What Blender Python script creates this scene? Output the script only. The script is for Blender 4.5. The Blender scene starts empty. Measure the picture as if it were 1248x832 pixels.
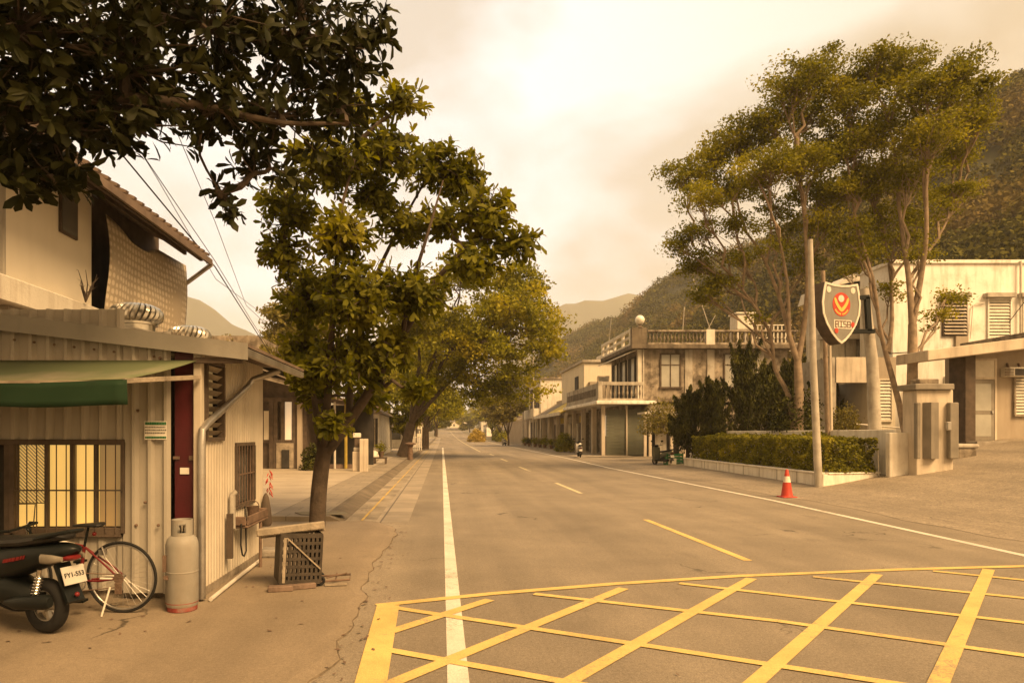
import bpy, bmesh, math, random
import numpy as np
from mathutils import Vector, Matrix, noise as mnoise
R = math.radians
rnd = random.Random(7)
rng = np.random.default_rng(11)
sc = bpy.context.scene
col = sc.collection

# ------------------------------------------------------------------ camera
cam_d = bpy.data.cameras.new('camera')
cam = bpy.data.objects.new('camera', cam_d); col.objects.link(cam)
cam.location = (0, 0, 1.7); cam.rotation_euler = (R(90), 0, 0)
cam_d.sensor_width = 36; cam_d.lens = 36 * 815 / 1248
cam_d.shift_x = 84 / 1248; cam_d.shift_y = 112 / 1248
cam_d.clip_start = .05; cam_d.clip_end = 9000
sc.camera = cam

# ------------------------------------------------------------------ world
SUN_EL, SUN_AZ = 47, 140          # azimuth from +Y towards +X
W = bpy.data.worlds.new('World'); sc.world = W; W.use_nodes = True
nt = W.node_tree; nt.nodes.clear()
def wn(t, **k):
    n = nt.nodes.new(t)
    for a, b in k.items(): setattr(n, a, b)
    return n
wl = nt.links.new
sky = wn('ShaderNodeTexSky', sky_type='NISHITA'); sky.sun_disc = False
sky.sun_elevation = R(SUN_EL); sky.sun_rotation = R(SUN_AZ)
sky.dust_density = 4; sky.air_density = 1.5
tc = wn('ShaderNodeTexCoord')
mp = wn('ShaderNodeMapping'); mp.inputs['Scale'].default_value = (1, 1, 2.0); mp.inputs['Location'].default_value = (-1.4, -.6, .5)
wl(tc.outputs['Generated'], mp.inputs['Vector'])
nz = wn('ShaderNodeTexNoise'); nz.inputs['Scale'].default_value = 2.6; nz.inputs['Detail'].default_value = 5; nz.inputs['Roughness'].default_value = .5
nz.inputs['Distortion'].default_value = .3
wl(mp.outputs['Vector'], nz.inputs['Vector'])
cr = wn('ShaderNodeValToRGB')
cr.color_ramp.elements[0].position = .41; cr.color_ramp.elements[0].color = (4.1, 3.78, 3.35, 1)
cr.color_ramp.elements[1].position = .60; cr.color_ramp.elements[1].color = (6.2, 6.35, 6.5, 1)
wl(nz.outputs['Fac'], cr.inputs['Fac'])
# brighter, creamier air around the veiled sun and near the horizon ahead; deeper amber away from it
dot = wn('ShaderNodeVectorMath', operation='DOT_PRODUCT')
nrm = wn('ShaderNodeVectorMath', operation='NORMALIZE'); wl(tc.outputs['Generated'], nrm.inputs[0])
wl(nrm.outputs['Vector'], dot.inputs[0])
dot.inputs[1].default_value = Vector((-.10, .93, .30)).normalized()
mr = wn('ShaderNodeMapRange'); mr.inputs['From Min'].default_value = -.5; mr.inputs['From Max'].default_value = 1.0
wl(dot.outputs['Value'], mr.inputs['Value'])
gr = wn('ShaderNodeValToRGB')
gr.color_ramp.elements[0].position = 0; gr.color_ramp.elements[0].color = (.84, .54, .27, 1)
gr.color_ramp.elements[1].position = 1; gr.color_ramp.elements[1].color = (1.0, 1.0, 1.02, 1)
for ps, cc in ((.60, (.78, .55, .31)), (.80, (.74, .62, .46)), (.91, (.88, .84, .75))):
    e = gr.color_ramp.elements.new(ps); e.color = (*cc, 1)
wl(mr.outputs['Result'], gr.inputs['Fac'])
mul = wn('ShaderNodeMix', data_type='RGBA', blend_type='MULTIPLY'); mul.inputs['Factor'].default_value = 1
wl(cr.outputs['Color'], mul.inputs['A']); wl(gr.outputs['Color'], mul.inputs['B'])
warm = wn('ShaderNodeMix', data_type='RGBA', blend_type='MULTIPLY'); warm.inputs['Factor'].default_value = 1
wl(sky.outputs['Color'], warm.inputs['A']); warm.inputs['B'].default_value = (1.3, .85, .45, 1)
mix = wn('ShaderNodeMix', data_type='RGBA'); mix.inputs['Factor'].default_value = .93
wl(warm.outputs['Result'], mix.inputs['A']); wl(mul.outputs['Result'], mix.inputs['B'])
bg = wn('ShaderNodeBackground'); bg.inputs['Strength'].default_value = .1
wl(mix.outputs['Result'], bg.inputs['Color'])
wo = wn('ShaderNodeOutputWorld'); wl(bg.outputs['Background'], wo.inputs['Surface'])

# ------------------------------------------------------------------ sun
sd = bpy.data.lights.new('sun', 'SUN'); sd.energy = 4.6; sd.angle = R(28); sd.color = (1, .64, .30)
so = bpy.data.objects.new('sun', sd); col.objects.link(so)
sdir = Vector((math.sin(R(SUN_AZ)) * math.cos(R(SUN_EL)), math.cos(R(SUN_AZ)) * math.cos(R(SUN_EL)), math.sin(R(SUN_EL))))
so.rotation_euler = sdir.to_track_quat('Z', 'Y').to_euler(); so.location = sdir * 60

vs = sc.view_settings
vs.view_transform = 'Standard'; vs.look = 'None'; vs.gamma = 1; vs.exposure = 1.03
sc.cycles.use_denoising = True
sc.cycles.max_bounces = 6; sc.cycles.diffuse_bounces = 3; sc.cycles.glossy_bounces = 2
sc.cycles.transmission_bounces = 4; sc.cycles.transparent_max_bounces = 8; sc.cycles.volume_bounces = 1
sc.cycles.sample_clamp_indirect = 4

# ------------------------------------------------------------------ helpers
K = 815.0
def at(px, py, Y): return Vector(((px - 540) * Y / K, Y, 1.7 - (py - 528) * Y / K))
def X_(px, Y): return (px - 540) * Y / K
def Z_(py, Y): return 1.7 - (py - 528) * Y / K

def wloc(o):
    p = Vector((0, 0, 0))
    while o is not None: p += Vector(o.location); o = o.parent
    return p

def link_mesh(name, me, m, parent):
    if m: me.materials.append(m)
    o = bpy.data.objects.new(name, me); col.objects.link(o)
    if parent is not None: o.parent = parent
    return o

class MB:
    def __init__(s): s.v = []; s.f = []
    def add(s, vs_, fs):
        b = len(s.v); s.v += [Vector(p) for p in vs_]; s.f += [[i + b for i in f] for f in fs]; return s
    def box(s, x0, x1, y0, y1, z0, z1):
        return s.add([(x0,y0,z0),(x1,y0,z0),(x1,y1,z0),(x0,y1,z0),(x0,y0,z1),(x1,y0,z1),(x1,y1,z1),(x0,y1,z1)],
                     [(0,3,2,1),(4,5,6,7),(0,1,5,4),(1,2,6,5),(2,3,7,6),(3,0,4,7)])
    def bar(s, p, q, w, h, up=(0, 0, 1)):
        p = Vector(p); q = Vector(q); d = (q - p).normalized(); u = Vector(up)
        if abs(d.dot(u)) > .98: u = Vector((0, 1, 0))
        a = d.cross(u).normalized(); b = a.cross(d).normalized(); vv = []
        for c in (p, q):
            for sa, sb in ((-1,-1),(1,-1),(1,1),(-1,1)): vv.append(c + a * sa * w / 2 + b * sb * h / 2)
        return s.add(vv, [(3,2,1,0),(4,5,6,7),(0,1,5,4),(1,2,6,5),(2,3,7,6),(3,0,4,7)])
    def tube(s, pts, r, n=8, cap=True):
        pts = [Vector(p) for p in pts]
        rs = r if isinstance(r, (list, tuple)) else [r] * len(pts)
        b = len(s.v); prev = None
        for i, p in enumerate(pts):
            d = (pts[min(i + 1, len(pts) - 1)] - pts[max(i - 1, 0)])
            d = d.normalized() if d.length > 1e-9 else Vector((0, 0, 1))
            if prev is None:
                u = Vector((0, 0, 1)) if abs(d.z) < .9 else Vector((1, 0, 0))
                a = d.cross(u).normalized()
            else:
                a = (prev - d * prev.dot(d)).normalized()
            prev = a; c = d.cross(a)
            for k in range(n):
                t = 2 * math.pi * k / n
                s.v.append(p + (a * math.cos(t) + c * math.sin(t)) * rs[i])
        for i in range(len(pts) - 1):
            for k in range(n):
                k2 = (k + 1) % n
                s.f.append([b + i*n + k, b + i*n + k2, b + (i+1)*n + k2, b + (i+1)*n + k])
        if cap:
            s.f.append([b + k for k in range(n)][::-1]); e_ = b + (len(pts) - 1) * n
            s.f.append([e_ + k for k in range(n)])
        return s
    def lathe(s, prof, c=(0, 0, 0), n=24, axis='z'):
        b = len(s.v); c = Vector(c)
        for r, h in prof:
            for k in range(n):
                t = 2 * math.pi * k / n; x, y = r * math.cos(t), r * math.sin(t)
                p = (x, y, h) if axis == 'z' else ((x, h, y) if axis == 'y' else (h, x, y))
                s.v.append(c + Vector(p))
        for i in range(len(prof) - 1):
            for k in range(n):
                k2 = (k + 1) % n
                s.f.append([b + i*n + k, b + i*n + k2, b + (i+1)*n + k2, b + (i+1)*n + k])
        if prof[0][0] > 1e-4: s.f.append([b + k for k in range(n)][::-1])
        if prof[-1][0] > 1e-4: e_ = b + (len(prof) - 1) * n; s.f.append([e_ + k for k in range(n)])
        return s
    def prism(s, poly, d0, d1, plane='xz'):
        n = len(poly)
        def mk(p, d):
            if plane == 'xz': return (p[0], d, p[1])
            if plane == 'yz': return (d, p[0], p[1])
            return (p[0], p[1], d)
        return s.add([mk(p, d0) for p in poly] + [mk(p, d1) for p in poly],
                     [list(range(n))[::-1], list(range(n, 2 * n))] + [[i, (i+1) % n, n + (i+1) % n, n + i] for i in range(n)])
    def quad(s, a, b, c, d): return s.add([a, b, c, d], [(0, 1, 2, 3)])
    def grid(s, xs, ys, zf):
        nx, ny = len(xs), len(ys)
        return s.add([(x, y, zf(x, y)) for y in ys for x in xs],
                     [(j*nx+i, j*nx+i+1, (j+1)*nx+i+1, (j+1)*nx+i) for j in range(ny-1) for i in range(nx-1)])
    def sphere(s, c, r, nu=16, nv=10, sz=1.0):
        prof = [(max(1e-5, r * math.sin(math.pi * i / nv)), -r * sz * math.cos(math.pi * i / nv)) for i in range(nv + 1)]
        return s.lathe(prof, c, nu)
    def rot(s, ang, c=(0, 0, 0), axis='Z', start=0):
        m = Matrix.Rotation(ang, 3, axis); c = Vector(c)
        for i in range(start, len(s.v)): s.v[i] = m @ (s.v[i] - c) + c
        return s
    def build(s, name, m, parent=None, smooth=False, bevel=0, fix=True, seg=1):
        off = wloc(parent) if parent is not None else Vector((0, 0, 0))
        me = bpy.data.meshes.new(name)
        me.from_pydata([tuple(p - off) for p in s.v], [], s.f)
        if fix:
            bm = bmesh.new(); bm.from_mesh(me); bmesh.ops.recalc_face_normals(bm, faces=bm.faces); bm.to_mesh(me); bm.free()
        if smooth:
            me.polygons.foreach_set('use_smooth', [True] * len(me.polygons))
            try: me.set_sharp_from_angle(angle=R(40))
            except Exception: pass
        me.update()
        o = link_mesh(name, me, m, parent)
        if bevel:
            b = o.modifiers.new('bevel', 'BEVEL'); b.width = bevel; b.segments = seg; b.limit_method = 'ANGLE'; b.angle_limit = R(40)
        return o

def build_np(name, V, F, m, parent=None):
    """V (n,3) world coordinates, F (f,k) indices of one size."""
    off = np.array(wloc(parent)) if parent is not None else np.zeros(3)
    V = np.asarray(V, dtype=np.float32) - off.astype(np.float32); F = np.asarray(F, dtype=np.int32)
    me = bpy.data.meshes.new(name)
    me.vertices.add(len(V)); me.vertices.foreach_set('co', V.ravel())
    k = F.shape[1]
    me.loops.add(F.size); me.loops.foreach_set('vertex_index', F.ravel())
    me.polygons.add(len(F)); me.polygons.foreach_set('loop_start', np.arange(0, F.size, k, dtype=np.int32))
    me.update(calc_edges=True); me.validate()
    return link_mesh(name, me, m, parent)

def thing(name, label, cat, loc=(0, 0, 0), group=None):
    o = bpy.data.objects.new(name, None); col.objects.link(o); o.location = loc
    o.empty_display_size = .2
    o['label'] = label; o['category'] = cat
    if group: o['group'] = group
    return o
def tag(o, label, cat, group=None):
    o['label'] = label; o['category'] = cat
    if group: o['group'] = group
    return o
def recenter(o, loc):
    """move a single-mesh thing's origin to loc without moving its mesh"""
    o.data.transform(Matrix.Translation(-Vector(loc))); o.location = loc; return o
def struct(o, kind='structure'):
    o['kind'] = kind; return o
def copy_tree(o, parent=None):
    c = o.copy(); col.objects.link(c); c.parent = parent
    for ch in list(o.children): copy_tree(ch, c)
    return c

# ------------------------------------------------------------------ materials
def nodes(name):
    m = bpy.data.materials.new(name); m.use_nodes = True
    n = m.node_tree; n.nodes.clear()
    out = n.nodes.new('ShaderNodeOutputMaterial'); p = n.nodes.new('ShaderNodeBsdfPrincipled')
    n.links.new(p.outputs[0], out.inputs[0])
    return m, n, p, out
def rgba(c): return (c[0], c[1], c[2], 1)
def add(n, t, **k):
    x = n.nodes.new(t)
    for a, b in k.items(): setattr(x, a, b)
    return x
def noise_(n, vec, scale, detail=4, rough=.55):
    x = add(n, 'ShaderNodeTexNoise'); x.inputs['Scale'].default_value = scale; x.inputs['Detail'].default_value = detail
    x.inputs['Roughness'].default_value = rough; n.links.new(vec, x.inputs['Vector']); return x.outputs['Fac']
def ramp_(n, fac, a, b, ca=(0, 0, 0), cb=(1, 1, 1)):
    x = add(n, 'ShaderNodeValToRGB'); x.color_ramp.elements[0].position = a; x.color_ramp.elements[1].position = b
    x.color_ramp.elements[0].color = rgba(ca); x.color_ramp.elements[1].color = rgba(cb)
    n.links.new(fac, x.inputs['Fac']); return x.outputs['Color']
def mix_(n, fac, a, b, blend='MIX'):
    x = add(n, 'ShaderNodeMix', data_type='RGBA', blend_type=blend)
    for key, val in (('Factor', fac), ('A', a), ('B', b)):
        if isinstance(val, (int, float)): x.inputs[key].default_value = val
        elif isinstance(val, tuple): x.inputs[key].default_value = rgba(val)
        else: n.links.new(val, x.inputs[key])
    return x.outputs['Result']
def coord(n, scale=(1, 1, 1), kind='Object'):
    t = add(n, 'ShaderNodeTexCoord')
    if scale == (1, 1, 1): return t.outputs[kind]
    mp_ = add(n, 'ShaderNodeMapping'); mp_.inputs['Scale'].default_value = scale
    n.links.new(t.outputs[kind], mp_.inputs['Vector']); return mp_.outputs['Vector']
def bump_(n, p, fac, strength, dist=.02):
    b = add(n, 'ShaderNodeBump'); b.inputs['Strength'].default_value = strength; b.inputs['Distance'].default_value = dist
    n.links.new(fac, b.inputs['Height']); n.links.new(b.outputs['Normal'], p.inputs['Normal'])

def mat(name, c, rough=.8, var=.25, scale=2.5, bump=.25, bscale=45, streak=0, dirt=(.06, .05, .04), blotch=0, metal=0, spec=.3, thr=.52):
    m, n, p, out = nodes(name)
    p.inputs['Roughness'].default_value = rough; p.inputs['Metallic'].default_value = metal
    p.inputs['Specular IOR Level'].default_value = spec
    v = coord(n)
    a = tuple(x * (1 - var) for x in c); b = tuple(min(.95, x * (1 + var)) for x in c)
    cc = ramp_(n, noise_(n, v, scale, 6), .32, .68, a, b)
    if blotch:
        f = ramp_(n, noise_(n, v, scale * .6 + .3, 8, .65), thr, thr + .14)
        cc = mix_(n, mix_(n, 1 - blotch, f, (0, 0, 0)), cc, dirt)
    if streak:
        vs_ = coord(n, (3.2, 3.2, .4))
        f = ramp_(n, noise_(n, vs_, 1.3, 6, .6), thr - .05, thr + .2)
        cc = mix_(n, mix_(n, 1 - streak, f, (0, 0, 0)), cc, dirt)
    n.links.new(cc, p.inputs['Base Color'])
    if bump: bump_(n, p, noise_(n, v, bscale, 5), bump)
    return m

def leaf_mat(name, c1, c2, trans=.3, rough=.5, nscale=.6, spec=.3, c3=None):
    m, n, p, out = nodes(name)
    g = add(n, 'ShaderNodeNewGeometry')
    v = coord(n)
    cc = mix_(n, g.outputs['Random Per Island'], c1, c2)
    if c3 is not None:
        cc = mix_(n, ramp_(n, noise_(n, v, nscale, 4), .5, .68), cc, c3)
    n.links.new(cc, p.inputs['Base Color']); p.inputs['Roughness'].default_value = rough
    p.inputs['Specular IOR Level'].default_value = spec
    tr = add(n, 'ShaderNodeBsdfTranslucent')
    hs = add(n, 'ShaderNodeHueSaturation'); hs.inputs['Value'].default_value = 1.5; hs.inputs['Saturation'].default_value = 1.1
    n.links.new(cc, hs.inputs['Color']); n.links.new(hs.outputs['Color'], tr.inputs['Color'])
    mx = add(n, 'ShaderNodeMixShader'); mx.inputs[0].default_value = trans
    n.links.new(p.outputs[0], mx.inputs[1]); n.links.new(tr.outputs[0], mx.inputs[2]); n.links.new(mx.outputs[0], out.inputs[0])
    return m

def asphalt_mat(name, c, patch=(.10, .095, .09), gs=85, gamt=.6, crack_on=True):
    m, n, p, out = nodes(name)
    v = coord(n); p.inputs['Roughness'].default_value = .82; p.inputs['Specular IOR Level'].default_value = .25
    sc3 = lambda k: tuple(x * k for x in c)
    # wheel-worn lanes along the road, then cloudy wear, stains and stones
    lane = noise_(n, coord(n, (.9, .05, 1)), 1.0, 4, .55)
    cc = ramp_(n, lane, .33, .68, sc3(.80), sc3(1.16))
    cc = mix_(n, .75, cc, ramp_(n, noise_(n, v, .55, 7, .68), .3, .7, (.74, .74, .74), (1.2, 1.2, 1.2)), 'MULTIPLY')
    cc = mix_(n, mix_(n, .55, ramp_(n, noise_(n, v, 1.9, 8, .75), .56, .72), (0, 0, 0)), cc, patch)
    oil = ramp_(n, noise_(n, coord(n, (1.2, .6, 1)), .8, 3, .5), .66, .72)
    cc = mix_(n, mix_(n, .55, oil, (0, 0, 0)), cc, sc3(.6))
    grain = noise_(n, v, gs, 3, .75); grit = noise_(n, v, gs * .32, 4, .8)
    cc = mix_(n, gamt, cc, ramp_(n, grain, .32, .70, (.35, .35, .35), (1.65, 1.65, 1.65)), 'MULTIPLY')
    cc = mix_(n, gamt * .8, cc, ramp_(n, grit, .33, .70, (.55, .55, .55), (1.45, 1.45, 1.45)), 'MULTIPLY')
    spk = ramp_(n, noise_(n, v, gs * .7, 2, .6), .70, .74)
    cc = mix_(n, mix_(n, .5, spk, (0, 0, 0)), cc, sc3(1.9))
    if crack_on:
        for sc_, thr in ((.32, .57), (.9, .63)):
            vor = add(n, 'ShaderNodeTexVoronoi', feature='DISTANCE_TO_EDGE'); vor.inputs['Scale'].default_value = sc_
            dv = add(n, 'ShaderNodeVectorMath', operation='ADD')
            nv = add(n, 'ShaderNodeTexNoise'); nv.inputs['Scale'].default_value = 1.6; nv.inputs['Detail'].default_value = 7
            n.links.new(v, nv.inputs['Vector']); n.links.new(v, dv.inputs[0]); n.links.new(nv.outputs['Color'], dv.inputs[1])
            n.links.new(dv.outputs[0], vor.inputs['Vector'])
            crack = ramp_(n, vor.outputs['Distance'], .002, .008, (1, 1, 1), (0, 0, 0))
            crack = mix_(n, 1.0, crack, ramp_(n, noise_(n, v, .35 + sc_ * .2, 2), thr, thr + .06), 'MULTIPLY')
            cc = mix_(n, crack, cc, sc3(.30))
    n.links.new(cc, p.inputs['Base Color'])
    bump_(n, p, mix_(n, .5, grain, grit), .6, .012)
    return m

def paint_mat(name, c, under, wear=.5):
    m, n, p, out = nodes(name)
    v = coord(n); p.inputs['Roughness'].default_value = .75
    w = mix_(n, .45, noise_(n, v, 5, 9, .78), noise_(n, v, 55, 3, .75))
    w = mix_(n, .35, w, noise_(n, v, .7, 3, .6))
    f = ramp_(n, w, wear - .05, wear + .03, (1, 1, 1), (0, 0, 0))
    base = ramp_(n, noise_(n, v, 1.3, 7, .7), .3, .7, tuple(x * .70 for x in c), tuple(min(.9, x * 1.08) for x in c))
    base = mix_(n, .5, base, ramp_(n, noise_(n, v, 85, 3, .75), .32, .6, (.55, .55, .55), (1.1, 1.1, 1.1)), 'MULTIPLY')
    n.links.new(mix_(n, f, base, under), p.inputs['Base Color'])
    bump_(n, p, noise_(n, v, 85, 3, .7), .5, .01)
    return m

def tile_mat(name, c, sx, sy, mortar, var=.12, msize=.012, offset=.5):
    m, n, p, out = nodes(name)
    v = coord(n); p.inputs['Roughness'].default_value = .8
    b = add(n, 'ShaderNodeTexBrick'); b.offset = offset
    b.inputs['Scale'].default_value = 1; b.inputs['Brick Width'].default_value = sx; b.inputs['Row Height'].default_value = sy
    b.inputs['Mortar Size'].default_value = msize; b.inputs['Mortar Smooth'].default_value = .3
    b.inputs['Color1'].default_value = rgba(tuple(x * (1 - var) for x in c)); b.inputs['Color2'].default_value = rgba(tuple(x * (1 + var) for x in c))
    b.inputs['Mortar'].default_value = rgba(mortar); n.links.new(v, b.inputs['Vector'])
    cc = mix_(n, .8, b.outputs['Color'], ramp_(n, noise_(n, v, .9, 7, .65), .25, .75, (.62, .62, .62), (1.2, 1.2, 1.2)), 'MULTIPLY')
    n.links.new(cc, p.inputs['Base Color'])
    bump_(n, p, noise_(n, v, 40, 4), .25)
    return m

def emit_mat(name, c, s, var=.1):
    m, n, p, out = nodes(name)
    v = coord(n)
    cc = ramp_(n, noise_(n, v, 1.6, 3), .3, .7, tuple(x * (1 - var) for x in c), c)
    n.links.new(cc, p.inputs['Base Color']); n.links.new(cc, p.inputs['Emission Color']); p.inputs['Emission Strength'].default_value = s
    p.inputs['Roughness'].default_value = .4
    return m

M = {}
M['asphalt'] = asphalt_mat('asphalt', (.212, .178, .135), (.145, .119, .089))
M['drive'] = asphalt_mat('driveway concrete', (.235, .196, .148), (.13, .11, .085), 26)
M['apron'] = asphalt_mat('apron concrete', (.20, .16, .115), (.13, .10, .072), 110, .35)
M['ground'] = mat('dry soil', (.16, .14, .10), .95, .35, .4, .4, 12)
M['gutter'] = mat('gutter concrete', (.25, .21, .158), .9, .25, 1.2, .3, 40, blotch=.5)
M['kerb'] = mat('kerb concrete', (.13, .105, .076), .9, .3, 1.5, .3, 40)
M['plaza'] = tile_mat('plaza tiles', (.34, .285, .215), 6.0, .45, (.2, .165, .12), .08, .012)
M['walk'] = tile_mat('walk pavers', (.235, .195, .143), .6, .6, (.14, .115, .085), .1, .012)
M['drain'] = tile_mat('drain slabs', (.27, .225, .168), .6, .9, (.11, .09, .066), .1, .02, 0)
M['white_paint'] = paint_mat('white road paint', (.66, .61, .52), (.2, .165, .125), .44)
M['yellow_paint'] = paint_mat('yellow road paint', (.64, .455, .15), (.2, .165, .125), .435)
M['pale_paint'] = paint_mat('pale worn paint', (.58, .50, .30), (.2, .18, .16), .46)
M['kerb_yellow'] = paint_mat('worn yellow line', (.50, .33, .06), (.22, .2, .17), .48)
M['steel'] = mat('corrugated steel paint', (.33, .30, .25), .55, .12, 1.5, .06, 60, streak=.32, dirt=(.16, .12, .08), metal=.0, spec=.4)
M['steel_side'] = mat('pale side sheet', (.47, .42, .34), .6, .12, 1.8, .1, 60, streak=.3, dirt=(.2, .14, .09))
M['fascia'] = mat('folded metal fascia', (.22, .205, .175), .55, .2, 1.2, .08, 50, streak=.3)
M['galv'] = mat('galvanised metal', (.42, .40, .37), .38, .2, 3, .08, 40, metal=.8, blotch=.3, dirt=(.2, .15, .1))
M['zinc'] = mat('turbine metal', (.62, .58, .5), .28, .15, 6, .02, 40, metal=.9, blotch=.25, dirt=(.25, .16, .08))
M['red_door'] = mat('dark red paint', (.055, .007, .009), .45, .2, 3, .1, 60)
M['dark'] = mat('dark interior', (.03, .026, .022), .8, .3, 3, .2)  # near-black base puts the shade of unlit interiors into the colour
M['dark_wood'] = mat('dark weathered wood', (.085, .062, .045), .85, .3, 4, .4, 30, streak=.4)
M['wood'] = mat('weathered plank', (.27, .225, .17), .85, .3, 5, .5, 35, blotch=.5, dirt=(.08, .065, .05))
M['black'] = mat('black plastic', (.006, .0078, .0075), .45, .2, 5, .03, 60, spec=.25)
M['rubber'] = mat('rubber', (.013, .0125, .012), .75, .2, 8, .2, 60)
M['seat'] = mat('seat vinyl', (.016, .015, .014), .5, .2, 8, .15, 90)
M['chrome'] = mat('worn chrome', (.6, .57, .52), .25, .1, 6, .02, 60, metal=1)
M['red'] = mat('red enamel', (.12, .010, .012), .35, .15, 4, .03, 60, spec=.5)
M['plastic_red'] = mat('red plastic lens', (.14, .012, .012), .3, .1, 5, .02)
M['lens'] = mat('smoked clear lens', (.17, .15, .12), .2, .3, 7, .02)
M['plate'] = mat('licence plate', (.42, .40, .36), .5, .1, 6, .02)
M['gas'] = mat('grey cylinder paint', (.25, .236, .205), .55, .14, 4, .08, 50, blotch=.5, streak=.4, dirt=(.2, .15, .1))
M['gas_red'] = mat('faded red paint', (.20, .04, .03), .6, .3, 8, .1, 50, blotch=.6, dirt=(.2, .17, .14))
M['concrete'] = mat('stained concrete', (.32, .27, .21), .9, .28, 1.6, .35, 30, streak=.35, dirt=(.062, .047, .033), blotch=.8, thr=.45)
M['concrete_lt'] = mat('pale concrete', (.40, .365, .31), .9, .15, .9, .3, 30, streak=.45, dirt=(.13, .1, .075), blotch=.55, thr=.49)
M['concrete_dk'] = mat('blackened concrete', (.15, .122, .09), .92, .35, 1.3, .4, 30, streak=.7, dirt=(.045, .036, .028), blotch=.7)
M['apron_edge'] = mat('dark apron edge', (.115, .09, .062), .95, .4, 8, .5, 40)
M['old_white'] = mat('old whitewash', (.62, .58, .50), .9, .12, .8, .25, 30, streak=.55, dirt=(.26, .2, .14), blotch=.35)
M['cream'] = mat('cream plaster', (.60, .54, .43), .9, .08, .7, .15, 30, streak=.25, dirt=(.3, .24, .17))
M['white_wall'] = mat('white wall', (.78, .75, .69), .85, .08, .6, .12, 30, streak=.5, dirt=(.33, .26, .18), blotch=.45)
M['smooth_wall'] = mat('smooth cream wall', (.70, .64, .53), .85, .05, .7, .08, 30, streak=.12, dirt=(.45, .38, .29))
M['tan'] = mat('tan plaster', (.34, .285, .22), .9, .1, .7, .2, 30, streak=.35, dirt=(.22, .16, .11))
M['pillar'] = mat('pillar render', (.52, .45, .36), .9, .14, 1.2, .3, 30, streak=.45, dirt=(.15, .12, .09))
M['pillar_dk'] = mat('pillar rib', (.22, .195, .16), .9, .18, 2, .3, 30, streak=.3)
M['planter_wall'] = mat('planter wall paint', (.74, .69, .6), .85, .1, .9, .2, 30, streak=.45, dirt=(.28, .21, .14), blotch=.3)
M['shutter'] = mat('green shutter', (.105, .108, .078), .6, .1, 1.5, .05, 40, streak=.2)
M['glass'] = mat('dim window glass', (.10, .095, .085), .12, .2, 1.3, .0, spec=.6)
M['curtain'] = mat('pale curtained glass', (.34, .33, .29), .25, .12, 1.5, .0, spec=.5)
M['louvre'] = mat('pale louvre', (.56, .52, .44), .7, .12, 3, .1)
M['louvre_dk'] = mat('louvre aged', (.36, .31, .25), .7, .2, 3, .1)
M['roof_tin'] = mat('rusty tin roof', (.15, .11, .085), .75, .3, 2, .25, 30, streak=.5, dirt=(.08, .055, .04))
M['roof_brown'] = mat('weathered roofing', (.17, .14, .11), .8, .3, 1.5, .3, 30)
M['yellow_roof'] = mat('yellow roofing', (.50, .38, .06), .7, .15, 1.5, .1)
M['tarp'] = None
M['bark'] = mat('bark', (.075, .054, .038), .92, .35, 5, .8, 22, streak=.5, dirt=(.045, .035, .027))
M['bark_pale'] = mat('pale bark', (.25, .19, .135), .9, .3, 4, .5, 22, streak=.4, dirt=(.1, .07, .05))
M['leaf_big'] = leaf_mat('broad leaf', (.045, .050, .007), (.18, .172, .016), .45, .6, c3=(.24, .215, .02), nscale=.7, spec=.15)
M['leaf_near'] = leaf_mat('shaded broad leaf', (.013, .015, .004), (.034, .034, .008), .16, .55, spec=.12)  # very dark base puts the backlit shade into the leaf colour
M['leaf_fig'] = leaf_mat('fig leaf', (.08, .086, .010), (.27, .255, .022), .40, .6, c3=(.40, .34, .03), nscale=.35, spec=.15)
M['leaf_feather'] = leaf_mat('feathery leaf', (.085, .088, .010), (.22, .205, .02), .38, .6, c3=(.30, .265, .024), nscale=.5, spec=.15)
M['leaf_hedge'] = leaf_mat('hedge leaf', (.06, .064, .008), (.23, .215, .02), .28, .6, c3=(.34, .30, .03), nscale=1.4, spec=.15)
M['leaf_juniper'] = leaf_mat('juniper leaf', (.016, .019, .005), (.06, .062, .012), .12, .65, c3=(.11, .105, .016), nscale=1.2, spec=.1)
M['leaf_hill'] = leaf_mat('hill forest leaf', (.026, .028, .006), (.125, .112, .018), .1, .8, c3=(.19, .13, .045), nscale=.03, spec=.05)
M['leaf_lime'] = leaf_mat('lime leaf', (.10, .09, .02), (.22, .18, .035), .35, .5)
M['leaf_gold'] = leaf_mat('golden leaf', (.30, .22, .04), (.42, .30, .06), .3, .5)
M['mountain'] = mat('mountain forest', (.055, .055, .03), .95, .35, .006, 0)
M['cone'] = mat('orange cone plastic', (.42, .045, .025), .5, .12, 6, .05)
M['cone_white'] = mat('cone band', (.65, .58, .48), .5, .15, 8, .05)
M['pole'] = mat('concrete pole', (.40, .365, .31), .85, .18, 2.5, .2, 40, streak=.5, dirt=(.16, .13, .1), blotch=.4)
M['brick'] = mat('old brick', (.15, .105, .08), .9, .3, 9, .5, 30)
M['stone'] = mat('grey stone', (.22, .195, .165), .95, .3, 6, .6, 25)
M['cable'] = mat('cable sheath', (.03, .027, .024), .7, .1, 5, 0)
M['rust'] = mat('rusted iron', (.13, .085, .06), .85, .35, 8, .4, 50)
M['pvc'] = mat('pale plastic pipe', (.48, .44, .38), .5, .15, 5, .05)
M['globe'] = mat('globe glass', (.72, .68, .6), .25, .12, 5, 0, spec=.6, blotch=.3, dirt=(.3, .24, .18))
M['ceramic'] = mat('terracotta', (.18, .11, .075), .85, .25, 6, .2)
M['canvas_pale'] = leaf_mat('pale awning canvas', (.19, .22, .12), (.20, .23, .12), .4, .8, c3=(.34, .31, .22), nscale=.9)
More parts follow.
